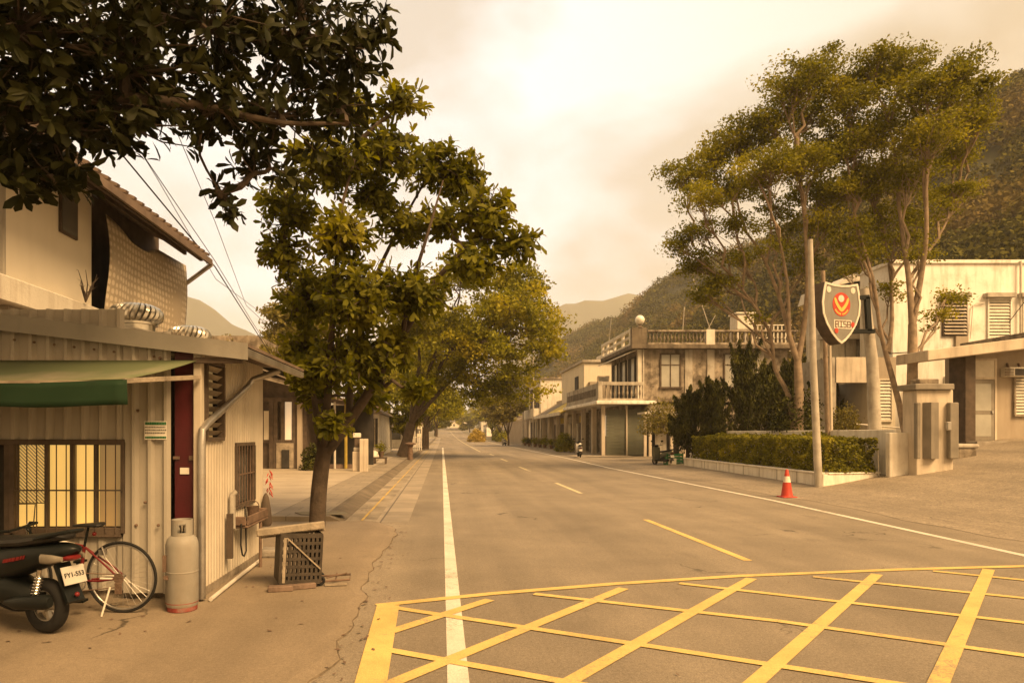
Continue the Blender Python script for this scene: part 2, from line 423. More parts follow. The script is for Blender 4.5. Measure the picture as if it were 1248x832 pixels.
M['canvas_green'] = leaf_mat('green awning canvas', (.010, .032, .012), (.012, .036, .014), .15, .8, c3=(.012, .022, .010), nscale=2.0)
M['glow'] = emit_mat('lit window glass', (.60, .36, .09), .62)
M['glow_pale'] = emit_mat('glowing pale pane', (.7, .58, .4), .22)  # pale window panes with a weak emission of their own
M['glow_dim'] = emit_mat('dim lit glass', (.32, .2, .07), .3)
# ================================================================== SETTING
def sstep(a, b, x):
    t = min(1, max(0, (x - a) / (b - a))); return t * t * (3 - 2 * t)
def rise(y):
    return 0 if y < 90 else 3.9e-5 * (min(y, 520) - 90) ** 2
def gz(x, y):
    z = rise(y)
    u = x - 10.3
    if u > 0:
        r = .155 * (u * u / 4 if u < 2 else u - 1)
        z += min(1.5, r) * (1 - .9 * sstep(31, 45, y))
    return z
def frange(a, b, n): return [a + (b - a) * i / n for i in range(n + 1)]
gx = [-2400, -1200, -500, -200, -90] + frange(-40, 9.4, 20) + frange(9.8, 24, 24) + [30, 40, 60, 100, 200, 500, 1200, 2400]
gy = [-2400, -900, -300, -80, -30] + frange(-12, 60, 40) + frange(66, 130, 12) + frange(150, 520, 18) + [700, 1100, 1700, 2400]
struct(MB().grid(gx, gy, lambda x, y: gz(x, y) - .045).build('ground', M['ground'], fix=False))
# road: one sheet
ry = frange(-14, 90, 52) + frange(98, 520, 40)
struct(MB().grid(frange(-1.95, 9.7, 12), ry, lambda x, y: rise(y)).build('road', M['asphalt'], fix=False))
# driveway on the rising right side
edge = {}
def drv(x, y):
    return gz(x, y) + (.006 if x > 9.75 else -.02)
dm = MB()
dxs = [0, .25, .5, .9] + frange(1.4, 14, 24) + [20, 26, 34]
dys = frange(-14, 48, 62)
vv = []
for y in dys:
    x0 = 9.15 + .16 * math.sin(y * .9) + .1 * math.sin(y * 2.7) + .14 * mnoise.noise(Vector((y * 1.7, 3, 0)))
    for d in dxs: vv.append((x0 + d, y, gz(x0 + d, y) + (.005 if d == 0 else .016)))
n_ = len(dxs)
dm.add(vv, [(j*n_+i, j*n_+i+1, (j+1)*n_+i+1, (j+1)*n_+i) for j in range(len(dys)-1) for i in range(n_-1)])
struct(dm.build('driveway', M['drive'], fix=False))
# right pavement beside the shops
struct(MB().grid([9.6, 10.4, 11.2, 13.6], frange(47, 130, 40), lambda x, y: gz(x, y) + (.02 if x < 9.7 else .05)).build('pavement', M['gutter'], fix=False))
# concrete apron bottom left, ragged edge
am = MB(); ay = frange(-14, 12.75, 180); axs = [-40, -20, -8, -4, -2.4, -1.5]
vv = []
for y in ay:
    e0 = -.86 + .05 * math.sin(y * 1.3) + .09 * mnoise.noise(Vector((y * 2.1, 9, 0))) + .03 * mnoise.noise(Vector((y * 9, 1, 0)))
    if y > 11.9: e0 -= (y - 11.9) * .35
    for x in axs: vv.append((x, y, .035))
    vv.append((e0 - .12, y, .03)); vv.append((e0, y, .012)); vv.append((e0 + .03, y, -.01))
n_ = len(axs) + 3
am.add(vv, [(j*n_+i, j*n_+i+1, (j+1)*n_+i+1, (j+1)*n_+i) for j in range(len(ay)-1) for i in range(n_-1)])
struct(am.build('apron', M['apron'], fix=False))
em_ = MB(); ev = []
for i, y in enumerate(ay):
    if y > 12.5: break
    e0 = -.86 + .05 * math.sin(y * 1.3) + .09 * mnoise.noise(Vector((y * 2.1, 9, 0))) + .03 * mnoise.noise(Vector((y * 9, 1, 0))) - (max(0, y - 11.9) * .35)
    wd0 = .012 + .035 * abs(mnoise.noise(Vector((y * 3.3, 4, 0))))
    ev += [(e0 + .005, y, .012), (e0 + wd0, y, .0035)]
em_.add(ev, [(2*i, 2*i+1, 2*i+3, 2*i+2) for i in range(len(ev)//2 - 1)])
struct(em_.build('dark_edge_strip', M['apron_edge'], fix=False))  # thin dark strip following the ragged apron edge
# left pavement: kerb, walk band, tiled plaza, gutter, drain slabs
ly = frange(12.75, 90, 30) + frange(98, 200, 8)
def strip(name, m, prof):
    return struct(MB().grid(list(range(len(prof))), ly, lambda i, y: 0).build(name, m, fix=False)) if False else _strip(name, m, prof)
def _strip(name, m, prof):
    b = MB(); n = len(prof)
    vv = [(x, y, z + rise(y)) for y in ly for x, z in prof]
    b.add(vv, [(j*n+i, j*n+i+1, (j+1)*n+i+1, (j+1)*n+i) for j in range(len(ly)-1) for i in range(n-1)])
    b.add([(x, 12.75, z) for x, z in prof] + [(prof[-1][0], 12.75, -.03), (prof[0][0], 12.75, -.03)], [list(range(n + 2))])
    return struct(b.build(name, m, fix=False))
_strip('plaza', M['plaza'], [(-60, .15), (-16, .15), (-3.30, .13)])
_strip('pavement', M['walk'], [(-3.30, .126), (-2.30, .115)])
_strip('kerb', M['kerb'], [(-2.30, .128), (-2.18, .125), (-1.92, .02), (-1.90, .008)])
_strip('gutter', M['gutter'], [(-1.90, .006), (-1.30, .006)])
_strip('drain_covers', M['drain'], [(-1.30, .005), (-.66, .005)])
# shallow tree pit behind the trunk
pit = MB().prism([(-2.95, 13.3), (-2.75, 12.95), (-1.98, 12.95), (-1.86, 13.1), (-2.0, 13.45), (-2.8, 13.45)], .128, .135, 'xy')
struct(pit.build('tree_pit', M['ground']))

# markings -------------------------------------------------------
def gp(px, py):
    Y = 1.7 * K / (py - 528); return Vector(((px - 540) * Y / K, Y, 0))
def stripe(b, p, q, w, z=.004, n=1):
    p = Vector(p[:2]); q = Vector(q[:2]); d = (q - p).normalized(); s = Vector((-d.y, d.x)) * w / 2
    for i in range(n):
        a = p.lerp(q, i / n); c = p.lerp(q, (i + 1) / n)
        b.quad(*[(v.x, v.y, z + rise(v.y)) for v in (a - s, c - s, c + s, a + s)])
wl_ = MB(); stripe(wl_, (.125, -6), (-.04, 80), .15, n=40)
struct(wl_.build('edge_line', M['white_paint'], fix=False))
wr = MB()
pts = [(8.05, -6), (8.1, 9.3), (8.38, 17), (8.2, 33), (8.5, 46), (8.7, 90), (8.9, 200)]
for a, c in zip(pts, pts[1:]): stripe(wr, a, c, .14, n=8)
struct(wr.build('edge_line', M['white_paint'], fix=False))
b = MB(); stripe(b, (4.08, 8.94), (4.0, 13.2), .12)
struct(b.build('centre_dash', M['yellow_paint'], fix=False))
for y0 in (19, 30.2, 40.8, 51.5): 
    b = MB(); stripe(b, (3.92, y0), (3.88, y0 + 4), .12)
    struct(b.build('centre_dash', M['pale_paint'], fix=False))
b = MB(); stripe(b, (3.45, 62), (3.9, 200), .14, n=20); stripe(b, (3.9, 200), (4.0, 500), .14, n=20)
struct(b.build('centre_line', M['pale_paint'], fix=False))
b = MB(); stripe(b, (3.6, 62), (8.6, 62), .3); struct(b.build('stop_line', M['pale_paint'], fix=False))
b = MB(); stripe(b, (-1.58, 13.0), (-1.52, 70), .05, .012, 20); struct(b.build('kerb_line', M['kerb_yellow'], fix=False))
bx = MB(); zb = .008
def pl(pts, w, ext=0, dz=0):
    g = [gp(*p) for p in pts]
    if ext:
        g.append(g[-1] + (g[-1] - g[-2]).normalized() * ext)
    for a, c in zip(g, g[1:]): stripe(bx, a, c, w, zb + dz)
pl([(459, 738), (600, 723.5), (750, 711.5), (900, 702), (1100, 694), (1250, 690)], .12, 5)
pl([(473, 738), (452, 832)], .22, 4, .0012)
for k, ln in enumerate(([(476, 770), (597, 731)], [(480, 832), (760, 717)], [(692, 832), (916, 705)], [(920, 832), (1069, 700)], [(1144, 832), (1205, 694)])):
    g = [gp(*p) for p in ln]; d = (g[0] - g[1]).normalized()
    stripe(bx, g[1], g[0] + d * (0 if k == 0 else 4), .12, zb + .0004)
for ln in ([(482, 741), (774, 785), (1080, 832)], [(471, 792), (692, 832)], [(651, 724), (948, 757), (1248, 799)], [(828, 711), (1029, 734), (1248, 759)], [(991, 703), (1248, 729)], [(1137, 696), (1248, 707)]):
    g = [gp(*p) for p in ln]
    g.append(g[-1] + (g[-1] - g[-2]).normalized() * 5)
    for a, c in zip(g, g[1:]): stripe(bx, a, c, .10, zb + .0008)
struct(bx.build('box_junction', M['yellow_paint'], fix=False))

# hills ----------------------------------------------------------
def catmull(pts, t):
    n = len(pts) - 1; i = min(int(t * n), n - 1); f = t * n - i
    return Vector(pts[i]).lerp(Vector(pts[i + 1]), f)
def hz(px, py, Y): return at(px, py, Y)
ridge = [hz(1700, 20, 170), hz(1400, 75, 185), hz(1248, 118, 200), hz(1205, 138, 215), hz(1150, 190, 230), hz(1075, 222, 255), hz(985, 268, 300), hz(900, 312, 350),
         hz(817, 346, 400), hz(795, 366, 420), hz(784, 384, 440), hz(766, 391, 460), hz(743, 394, 490), hz(715, 406, 540), hz(690, 418, 600), hz(640, 450, 700)]
toe = [Vector(p) for p in ((120, 20, 0), (70, 30, 1), (52, 45, 1.5), (46, 60, 1.5), (44, 75, 1), (44, 95, 1), (46, 120, 1), (46, 150, 1), (44, 185, 1), (42, 215, 1.5), (42, 245, 2), (42, 280, 2.5), (42, 320, 3), (40, 370, 4), (36, 440, 6), (30, 540, 8))]
def hill_p(t, s):
    a = catmull(toe, t); r = catmull(ridge, t)
    p = a.lerp(r, s); p.z = a.z + (r.z - a.z) * (s ** .8)
    fade = min(1, s * 3) * (1 - .8 * sstep(.85, 1, s))
    p.z += fade * 15 * mnoise.noise(Vector((p.x * .016, p.y * .016, 0)))
    return p
NT, NS = 90, 30
vv = []; 
for i in range(NT + 1):
    for j in range(NS + 1): vv.append(hill_p(i / NT, j / NS))
    r = catmull(ridge, i / NT)
    vv.append(Vector((r.x + 60, r.y + 50, r.z * .8))); vv.append(Vector((r.x + 200, r.y + 160, 0)))
n_ = NS + 3
struct(MB().add(vv, [(i*n_+j, (i+1)*n_+j, (i+1)*n_+j+1, i*n_+j+1) for i in range(NT) for j in range(n_-1)]).build('hill', M['mountain'], smooth=True))
def mountain(name, pts, Y, wig=12):
    """a ridge at distance Y with slopes in front and behind"""
    rr = [at(px, py, Y) for px, py in pts]; NX, NYm = 110, 14; v2 = []
    for i in range(NX + 1):
        c = catmull(rr, i / NX)
        for j in range(NYm + 1):
            s = j / NYm; q = abs(s - .5) * 2
            y = c.y + (s - .5) * 900
            z = c.z * (1 - q) ** .9 + wig * (1 - q) * mnoise.noise(Vector((c.x * .012, y * .012, 5))) * (.5 if q < .02 else 2.5)
            v2.append((c.x + 60 * q * mnoise.noise(Vector((c.x * .004, s * 4, 1))), y, max(z, -.5)))
    n2 = NYm + 1
    return struct(MB().add(v2, [(i*n2+j, (i+1)*n2+j, (i+1)*n2+j+1, i*n2+j+1) for i in range(NX) for j in range(n2-1)]).build(name, M['mountain'], smooth=True))
mountain('mountain', [(560, 520), (600, 440), (650, 388), (689, 370), (701, 370), (713, 366), (735, 366.5), (752, 362), (766, 357.5), (784, 360.5), (794, 360), (840, 372), (920, 420), (1000, 500)], 1750)
mountain('mountain', [(-300, 470), (-100, 410), (60, 372), (150, 352), (205, 352), (228, 361), (243, 366), (262, 378), (282, 393), (300, 401), (340, 425), (420, 490)], 1500)

# forest on the hill: leafy crowns over the slope
def leaf_quads(C, size, aspect=.55, normal=None, spread=1.0, axis=None):
    """C (n,3) centres -> rhombus leaf faces of random orientation"""
    n = len(C)
    d = rng.normal(size=(n, 3)); d /= np.linalg.norm(d, axis=1)[:, None]
    if normal is not None: d = d * spread + normal; d /= np.linalg.norm(d, axis=1)[:, None]
    a = np.cross(d, rng.normal(size=(n, 3))); a /= np.linalg.norm(a, axis=1)[:, None]
    if axis is not None:
        a = a * .55 + axis; a /= np.linalg.norm(a, axis=1)[:, None]; d = np.cross(a, d); d /= np.linalg.norm(d, axis=1)[:, None]
    b_ = np.cross(d, a)
    s = (size * rng.uniform(.6, 1.35, n))[:, None]
    V = np.stack([C - a * s * .5, C + b_ * s * aspect * .5 - a * s * .05, C + a * s * .5, C - b_ * s * aspect * .5 - a * s * .05], 1).reshape(-1, 3)
    return V, np.arange(n * 4).reshape(n, 4)
cen = []
for _ in range(5600):
    t = rng.uniform(.04, 1) ** 1.0; s = rng.uniform(0, 1.0) ** .8
    p = hill_p(t, s); dist = math.hypot(p.x, p.y)
    cen.append((p.x, p.y, p.z, (1.0 + min(5.0, rng.lognormal(.55, .55))) * (1 + dist / 900)))
for i in range(420):
    t = i / 420; r = hill_p(t, .995); cen.append((r.x + rng.normal() * 2, r.y + rng.normal() * 2, r.z + .3, rng.uniform(1.2, 2.8)))
Vs = []; Fs = []; nb = 0
for x, y, z, r in cen:
    n = int(150 * max(1, (r / 2.2) ** 1.7)) if math.hypot(x, y) < 260 else 130
    u = rng.normal(size=(n, 3)); u /= np.linalg.norm(u, axis=1)[:, None]; u[:, 2] = np.abs(u[:, 2]) * .95 - .1
    C = np.array([x, y, z]) + u * r * rng.uniform(.75, 1.08, (n, 1)) * np.array([1, 1, .95])
    V, F = leaf_quads(C, min(.24 * r, .5 + .0013 * math.hypot(x, y)), .75, u, .9); Vs.append(V); Fs.append(F + nb); nb += len(V)
struct(build_np('forest', np.concatenate(Vs), np.concatenate(Fs), M['leaf_hill']), 'stuff')

# haze -----------------------------------------------------------
hm = bpy.data.materials.new('haze'); hm.use_nodes = True
hn = hm.node_tree; hn.nodes.clear()
ho = hn.nodes.new('ShaderNodeOutputMaterial'); hv = hn.nodes.new('ShaderNodeVolumePrincipled')
hv.inputs['Color'].default_value = (1, .98, .92, 1); hv.inputs['Density'].default_value = .00038; hv.inputs['Anisotropy'].default_value = .2
hn.links.new(hv.outputs[0], ho.inputs['Volume'])
hb = MB().box(-2600, 2600, -2600, 2600, -3, 410).build('haze', hm); hb['kind'] = 'stuff'
# ================================================================== TREES
def leaf_template(L, wd, fold=.12, droop=.15):
    """one broad leaf along +x, 8 vertices, 6 faces (as quads/tris in quads)"""
    xs = [0, .42, .80, 1.0]
    v = [(0, 0, 0),
         (xs[1]*L, wd*.36*L, fold*L*.5 - droop*L*.14), (xs[1]*L, 0, -droop*L*.14), (xs[1]*L, -wd*.36*L, fold*L*.5 - droop*L*.14),
         (xs[2]*L, wd*.46*L, fold*L*.5 - droop*L*.52), (xs[2]*L, 0, -droop*L*.52), (xs[2]*L, -wd*.46*L, fold*L*.5 - droop*L*.52),
         (L, 0, -droop*L)]
    f = [(0, 2, 1, 0), (0, 3, 2, 0), (1, 2, 5, 4), (2, 3, 6, 5), (4, 5, 7, 4), (5, 6, 7, 5)]
    return np.array(v, float), f
TRI = [(0, 2, 1), (0, 3, 2), (1, 2, 5), (1, 5, 4), (2, 3, 6), (2, 6, 5), (4, 5, 7), (5, 6, 7)]
def rosettes(P, D, L, nl=8, wd=.42, seed=1, up=.25):
    """leaf rosettes at P (n,3) pointing along D (n,3)"""
    g = np.random.default_rng(seed); out = []; 
    for p, d in zip(P, D):
        d = d / (np.linalg.norm(d) + 1e-9)
        a = np.cross(d, [.3, .2, .93]); a /= np.linalg.norm(a) + 1e-9; b = np.cross(d, a)
        k = int(nl + g.integers(-2, 3))
        for i in range(k):
            t = 2 * math.pi * (i * .382) + g.uniform(-.3, .3)
            open_ = g.uniform(.3, 1.5)
            x = d * math.cos(open_) + (a * math.cos(t) + b * math.sin(t)) * math.sin(open_)
            x += g.normal(size=3) * .22; x[2] -= .30 * g.uniform(0, 1.6); x /= np.linalg.norm(x)
            z = d * math.sin(open_) - (a * math.cos(t) + b * math.sin(t)) * math.cos(open_); z += g.normal(size=3) * .25
            y = np.cross(z, x); y /= np.linalg.norm(y) + 1e-9; z = np.cross(x, y)
            s = L * g.uniform(.6, 1.15)
            tv, _ = leaf_template(s, wd * g.uniform(.8, 1.15), .10, g.uniform(.05, .35))
            out.append(p - d * g.uniform(0, .9) * L + tv[:, :1] * x + tv[:, 1:2] * y + tv[:, 2:] * z)
    V = np.concatenate(out); n = len(out)
    F = (np.array(TRI)[None] + (np.arange(n) * 8)[:, None, None]).reshape(-1, 3)
    return V, F
def curve_pts(a, b, sag=.0, n=5, wob=.06, g=rnd):
    a = Vector(a); b = Vector(b); L = (b - a).length; out = []
    for i in range(n + 1):
        t = i / n; p = a.lerp(b, t)
        p.z += sag * L * math.sin(math.pi * t)
        if 0 < i < n: p += Vector((g.uniform(-1, 1), g.uniform(-1, 1), g.uniform(-1, 1))) * wob * L * .5
        out.append(p)
    return out
def nearest(pts, c):
    return min(pts, key=lambda p: (p - c).length + (0 if p.z < c.z else 1.5 * (p.z - c.z)))

def broad_tree(label, base, limbs, blobs, nros, L, lm, seed, wd=.42, bark='bark', fill=(.45, 1.0), nl=8, twig=.012, limb_r=None):
    """base point; limbs: list of (points, r0, r1); blobs: (centre, (rx,ry,rz), weight)"""
    t = thing('broadleaf_tree', label, 'tree', base)
    g = random.Random(seed); gn = np.random.default_rng(seed)
    tb = MB(); nodes_ = []
    for pts, r0, r1 in limbs:
        n = len(pts); fine = []
        for i in range(n - 1):
            for k in range(3): fine.append(Vector(pts[i]).lerp(Vector(pts[i + 1]), k / 3))
        fine.append(Vector(pts[-1])); m = len(fine)
        for i in range(1, m - 1): fine[i] = (fine[i - 1] + fine[i] * 2 + fine[i + 1]) / 4
        tb.tube(fine, [r0 + (r1 - r0) * (i / (m - 1)) for i in range(m)], 9)
        nodes_ += fine[m // 3:]
    P = []; D = []
    tot = sum(w for _, _, w in blobs)
    for c, r, w in blobs:
        c = Vector(c); s = nearest(nodes_, c)
        br = curve_pts(s, c, .04, 6, .10, g); tb.tube(br, [.045 * (1 - .6 * i / 6) * (limb_r or 1) for i in range(7)], 6)
        k = max(4, int(nros * w / tot)); tips = []
        for _ in range(k):
            u = gn.normal(size=3); u /= np.linalg.norm(u)
            q = gn.uniform(*fill) ** .6
            p = np.array(c) + u * q * np.array(r)
            d = u * np.array([1, 1, .8]) + np.array([0, 0, .35]) + gn.normal(size=3) * .35
            P.append(p); D.append(d); tips.append((Vector(p), Vector(d)))
        for p, d in tips:
            s2 = min(br[3:], key=lambda q_: (q_ - p).length)
            mid = s2.lerp(p, .55) + Vector((g.uniform(-1, 1), g.uniform(-1, 1), g.uniform(-.5, 1))) * .12 * (p - s2).length
            tb.tube([s2, mid, p], [twig * 1.4, twig, twig * .6], 4, False)
    tb.build('trunk', M[bark], t, smooth=True)
    V, F = rosettes(np.array(P), np.array(D), L, nl, wd, seed)
    build_np('crown', V, F, lm, t)
    return t

# near tree, its trunk beyond the left edge, crown over the yard, extended out of view to shade it
nb_ = []
def bl(px, py, rx, ry, Y, ryd=None, w=None):
    s = Y / K
    r = (rx * s, (ryd if ryd else max(rx, ry) * s), ry * s)
    return (at(px, py, Y), r, w if w else rx * ry * 1.0)
near_blobs = [bl(20, 40, 120, 75, 4.6), bl(60, 150, 110, 55, 5.0), bl(20, 205, 60, 30, 4.9), bl(150, 60, 110, 70, 5.2), bl(150, 150, 90, 40, 5.4, .7),
              bl(260, 40, 100, 60, 5.6), bl(260, 130, 95, 45, 5.8), bl(350, 50, 90, 60, 6.0), bl(340, 140, 80, 48, 6.2), bl(415, 60, 70, 55, 6.4), bl(448, 35, 45, 40, 6.4),
              bl(410, 130, 60, 40, 6.5), bl(330, 205, 60, 25, 6.3), bl(262, 232, 14, 12, 6.1, .2, 300), bl(285, 262, 22, 18, 6.2, .2, 420), bl(70, 215, 50, 22, 5.1, .4),
              bl(-120, 100, 130, 150, 4.8), bl(-90, -80, 150, 90, 5.0), bl(150, -60, 150, 70, 5.4), bl(350, -50, 120, 60, 6.0)]
for q_, r_ in (((-7.2, 3.2, 6.2), 1.5), ((-5.2, 2.4, 6.6), 1.6), ((-3.4, 2.2, 6.6), 1.5), ((-6.4, .9, 6.0), 1.6), ((-4.4, .6, 6.4), 1.5), ((-2.6, .7, 6.3), 1.3), ((-5.4, -1.0, 5.8), 1.5), ((-3.6, -1.0, 6.0), 1.3), ((-5.0, 3.4, 7.2), 1.6), ((-3.0, 3.6, 7.2), 1.5), ((-1.5, 3.2, 7.0), 1.2)):
    near_blobs.append((Vector(q_), (r_, r_, r_ * .6), 26000))  # unseen crown masses overhead, added to shade the shed front and apron
nbase = Vector((-6.3, 3.9, .03))
nl_ = [([nbase, (-6.2, 4.0, 1.6), (-6.0, 4.1, 2.9), (-5.4, 4.4, 3.9)], .24, .17),
       ([(-6.0, 4.1, 2.9), (-4.4, 4.6, 3.7), at(60, 120, 5), at(150, 118, 5.2), at(250, 128, 5.6), at(345, 152, 6.0), at(420, 150, 6.3)], .075, .012),
       ([(-5.4, 4.4, 3.9), (-4.0, 4.7, 4.6), at(100, 40, 5.1), at(220, 20, 5.6), at(340, 40, 6.0), at(440, 50, 6.4)], .07, .012),
       ([(-5.4, 4.4, 3.9), (-5.2, 4.6, 5.2), (-4.6, 4.9, 6.1)], .13, .05), ([(-6.0, 4.1, 2.9), (-5.9, 3.2, 4.6), (-5.2, 1.8, 5.6), (-4.6, 0, 5.9)], .14, .05), ([(-5.9, 3.2, 4.6), (-4.6, 2.8, 5.6), (-3.0, 2.4, 6.2), (-1.9, 2.8, 6.6)], .10, .04),  # backward limbs carry the added unseen crown
       ([(-4.4, 4.6, 3.7), at(10, 200, 4.9), at(60, 220, 5.0)], .05, .015),
       ([at(250, 128, 5.6), at(240, 190, 6.0), at(272, 240, 6.15), at(290, 268, 6.2)], .016, .006)]
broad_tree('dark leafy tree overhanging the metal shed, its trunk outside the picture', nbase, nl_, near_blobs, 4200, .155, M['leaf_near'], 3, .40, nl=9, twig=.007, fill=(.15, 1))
# the broad-leaved street tree
YT = 11.8
tb_ = at(386, 643, YT); tb_.z = .03
def p1(px, py, dy=0): return at(px, py, YT + dy)
t1_limbs = [([tb_, p1(388, 600), p1(392, 565), p1(396, 545)], .150, .135),
            ([p1(392, 560), p1(386, 510, .2), p1(378, 450, .4), p1(360, 380, .6), p1(345, 300, .6)], .07, .015),
            ([p1(394, 555), p1(398, 500, -.2), p1(402, 440, -.5), p1(408, 350, -.8), p1(415, 250, -.6), p1(440, 170, -.4)], .085, .015),
            ([p1(398, 550), p1(425, 515), p1(455, 470, -.1), p1(490, 410, -.3), p1(530, 340, -.4), p1(580, 290, -.5), p1(630, 290, -.5)], .115, .015),
            ([p1(425, 515), p1(428, 440, .6), p1(450, 350, 1), p1(490, 270, 1.2), p1(530, 200, 1.2)], .07, .015),
            ([p1(490, 410, -.3), p1(500, 350, -1.0), p1(520, 290, -1.4), p1(540, 220, -1.2)], .05, .012)]
def b1(px, py, rx, ry, dy=0, w=None): return bl(px, py, rx, ry, YT + dy, None, w)
t1_blobs = [b1(425, 130, 42, 22, -.4), b1(490, 125, 34, 20, -.2), b1(400, 200, 60, 36, -.3), b1(470, 185, 45, 36, 0), b1(530, 205, 45, 34, .8), b1(455, 235, 40, 26, .5), b1(540, 270, 34, 26, .2), b1(565, 215, 34, 34, 1), b1(590, 265, 42, 38, -.4),
            b1(630, 295, 34, 20, -.5), b1(580, 320, 42, 24, -.6), b1(350, 250, 42, 34, .6), b1(345, 305, 40, 32, .6), b1(415, 285, 44, 36, -.9), b1(490, 275, 36, 30, .6),
            b1(380, 360, 48, 45, .4), b1(440, 360, 60, 48, -.9), b1(505, 355, 44, 34, -.9), b1(370, 430, 34, 42, .5), b1(430, 440, 55, 40, -.5),
            b1(480, 425, 34, 30, -.6), b1(510, 472, 26, 18, -1.1), b1(385, 480, 26, 22, .8), b1(445, 485, 34, 20, .9), b1(405, 515, 26, 18, -.5), b1(375, 455, 26, 26, -.6)]
broad_tree('big broad-leaved street tree rising behind the wooden plank on the kerb', tb_, t1_limbs, t1_blobs, 2100, .20, M['leaf_big'], 5, .40, nl=8, twig=.010, fill=(.1, 1))

def fine_tree(label, base, limbs, blobs, nleaf, size, lm, seed, bark='bark', name='shade_tree', cat='tree', group=None, clump=.55, per=60, aspect=.5, up=.3, br=.06, shell=.45, drop=0):
    t = thing(name, label, cat, base, group)
    g = random.Random(seed); gn = np.random.default_rng(seed)
    tb = MB(); nodes_ = []
    for pts, r0, r1 in limbs:
        fine = []; n = len(pts)
        for i in range(n - 1):
            for k in range(3): fine.append(Vector(pts[i]).lerp(Vector(pts[i + 1]), k / 3))
        fine.append(Vector(pts[-1])); m = len(fine)
        for i in range(1, m - 1): fine[i] = (fine[i - 1] + fine[i] * 2 + fine[i + 1]) / 4
        tb.tube(fine, [r0 + (r1 - r0) * (i / (m - 1)) ** .8 for i in range(m)], 9); nodes_ += fine[max(1, m // 3):]
    tot = sum(w for _, _, w in blobs); Cs = []
    for c, r, w in blobs:
        c = Vector(c); s = nearest(nodes_, c - Vector((0, 0, drop))); brn = curve_pts(s, c, .05, 6, .12, g)
        tb.tube(brn, [br * (1 - .75 * i / 6) for i in range(7)], 6)
        k = max(2, int(nleaf * w / tot / per))
        for _ in range(k):
            u = gn.normal(size=3); u /= np.linalg.norm(u)
            p = np.array(c) + u * gn.uniform(shell, 1) ** .7 * np.array(r)
            e_ = Vector(p); mid = brn[4].lerp(e_, .5) + Vector((g.uniform(-1, 1), g.uniform(-1, 1), g.uniform(-1, .4))) * .1 * (e_ - brn[4]).length
            tb.tube([brn[g.randrange(3, 7)], mid, e_], [br * .3, br * .2, br * .1], 4, False)
            q = gn.normal(size=(per, 3)); q *= (gn.uniform(0, 1.5, per) ** .55 / np.linalg.norm(q, axis=1))[:, None]; q = q * clump * np.array([1.15, 1.15, .6]) * gn.uniform(.55, 1.3)
            Cs.append(p + q)
    tb.build('trunk', M[bark], t, smooth=True)
    V, F = leaf_quads(np.concatenate(Cs), size, aspect, np.array([0, 0, up]), 1.0)
    build_np('crown', V, F, lm, t)
    return t
# big fig tree leaning over the road
def fig(label, base, cx, cy, cz, rx, ry, rz, n, seed, size, nblob=26, trunk_r=.35, lm='leaf_fig', bottom=-.5, **kw):
    g = random.Random(seed); base = Vector(base); c = Vector((cx, cy, cz)); bl_ = []
    limbs = []
    fork = base.lerp(Vector((c.x, c.y, c.z)), .28); fork.x = base.x + (c.x - base.x) * .12; fork.y = base.y
    limbs.append(([base, base.lerp(fork, .5) + Vector((.05, 0, 0)), fork], trunk_r, trunk_r * .75))
    for i in range(6):
        a = i / 6 * 6.28 + g.uniform(-.3, .3)
        e_ = c + Vector((math.cos(a) * rx * .6, math.sin(a) * ry * .6, rz * g.uniform(.0, .4)))
        limbs.append((curve_pts(fork, e_, .12, 4, .12, g), trunk_r * .42, .05))
    for i in range(nblob):
        u = Vector((g.gauss(0, 1), g.gauss(0, 1), g.gauss(0, 1))).normalized()
        if u.z < bottom: u.z = bottom * g.random(); u.normalize()
        q = g.uniform(.62, .95)
        s_ = g.uniform(.20, .36)
        bl_.append((c + Vector((u.x * rx * q, u.y * ry * q, u.z * rz * q)), (rx * s_, ry * s_, rz * s_ * .75), 1))
    for i in range(5): bl_.append((c + Vector((g.uniform(-.4, .4) * rx, g.uniform(-.4, .4) * ry, g.uniform(-.2, .3) * rz)), (rx * .4, ry * .4, rz * .35), 1.2))
    return fine_tree(label, base, limbs, bl_, n, size, M[lm], seed, **kw)
fig('wide spreading fig tree leaning over the left lane behind the broad-leaved tree', (-2.75, 45, .12), 2.3, 45, 8.3, 6.2, 6.0, 5.0, 52000, 21, .25, 34, .42, clump=.6, bottom=-.75)
fig('dense fig tree further down the left kerb with a dark trunk by the road', (-1.85, 68, .12), -1.6, 69, 8.2, 6.0, 6.0, 5.2, 26000, 22, .34, 24, .42, clump=.7, bottom=-.85)
fig('olive-green shade tree rising over the left shop roof', (-7.9, 40, .12), -7.6, 39, 7.4, 3.9, 3.9, 3.4, 26000, 23, .24, 22, .28, clump=.5, lm='leaf_lime')
fig('dark leafy tree in front of the white cottage beyond the carport', (-3.3, 57, .12), -3.4, 57, 4.6, 2.7, 2.7, 3.0, 16000, 24, .26, 16, .2, clump=.45, bottom=-.9)
fig('small lime-green roadside tree before the long pale wall', (8.6, 88, .1), 8.2, 88, 4.6, 2.6, 2.6, 2.2, 9000, 25, .34, 14, .14, clump=.45, lm='leaf_lime', bottom=-.9)
fig('distant brownish tree at the top of the road on the left', (-1.5, 150, 1), -1, 152, 7.5, 5, 5, 4.5, 9000, 26, .6, 14, .3, clump=.8)
fig('distant tall tree in the middle where the road ends', (8, 420, 5), 8, 424, 13, 13, 8, 8, 9000, 27, 1.3, 16, .5, clump=1.4, bottom=-.95)
fig('distant pale green tree right of the road end', (22, 330, 3), 22, 330, 9, 8, 8, 6, 8000, 28, 1.0, 14, .4, clump=1.2, lm='leaf_lime', bottom=-.9)
fig('distant dark tree on the left of the road end', (-10, 260, 2), -9, 260, 9, 9, 8, 6, 9000, 29, .9, 14, .4, clump=1.1, bottom=-.9)
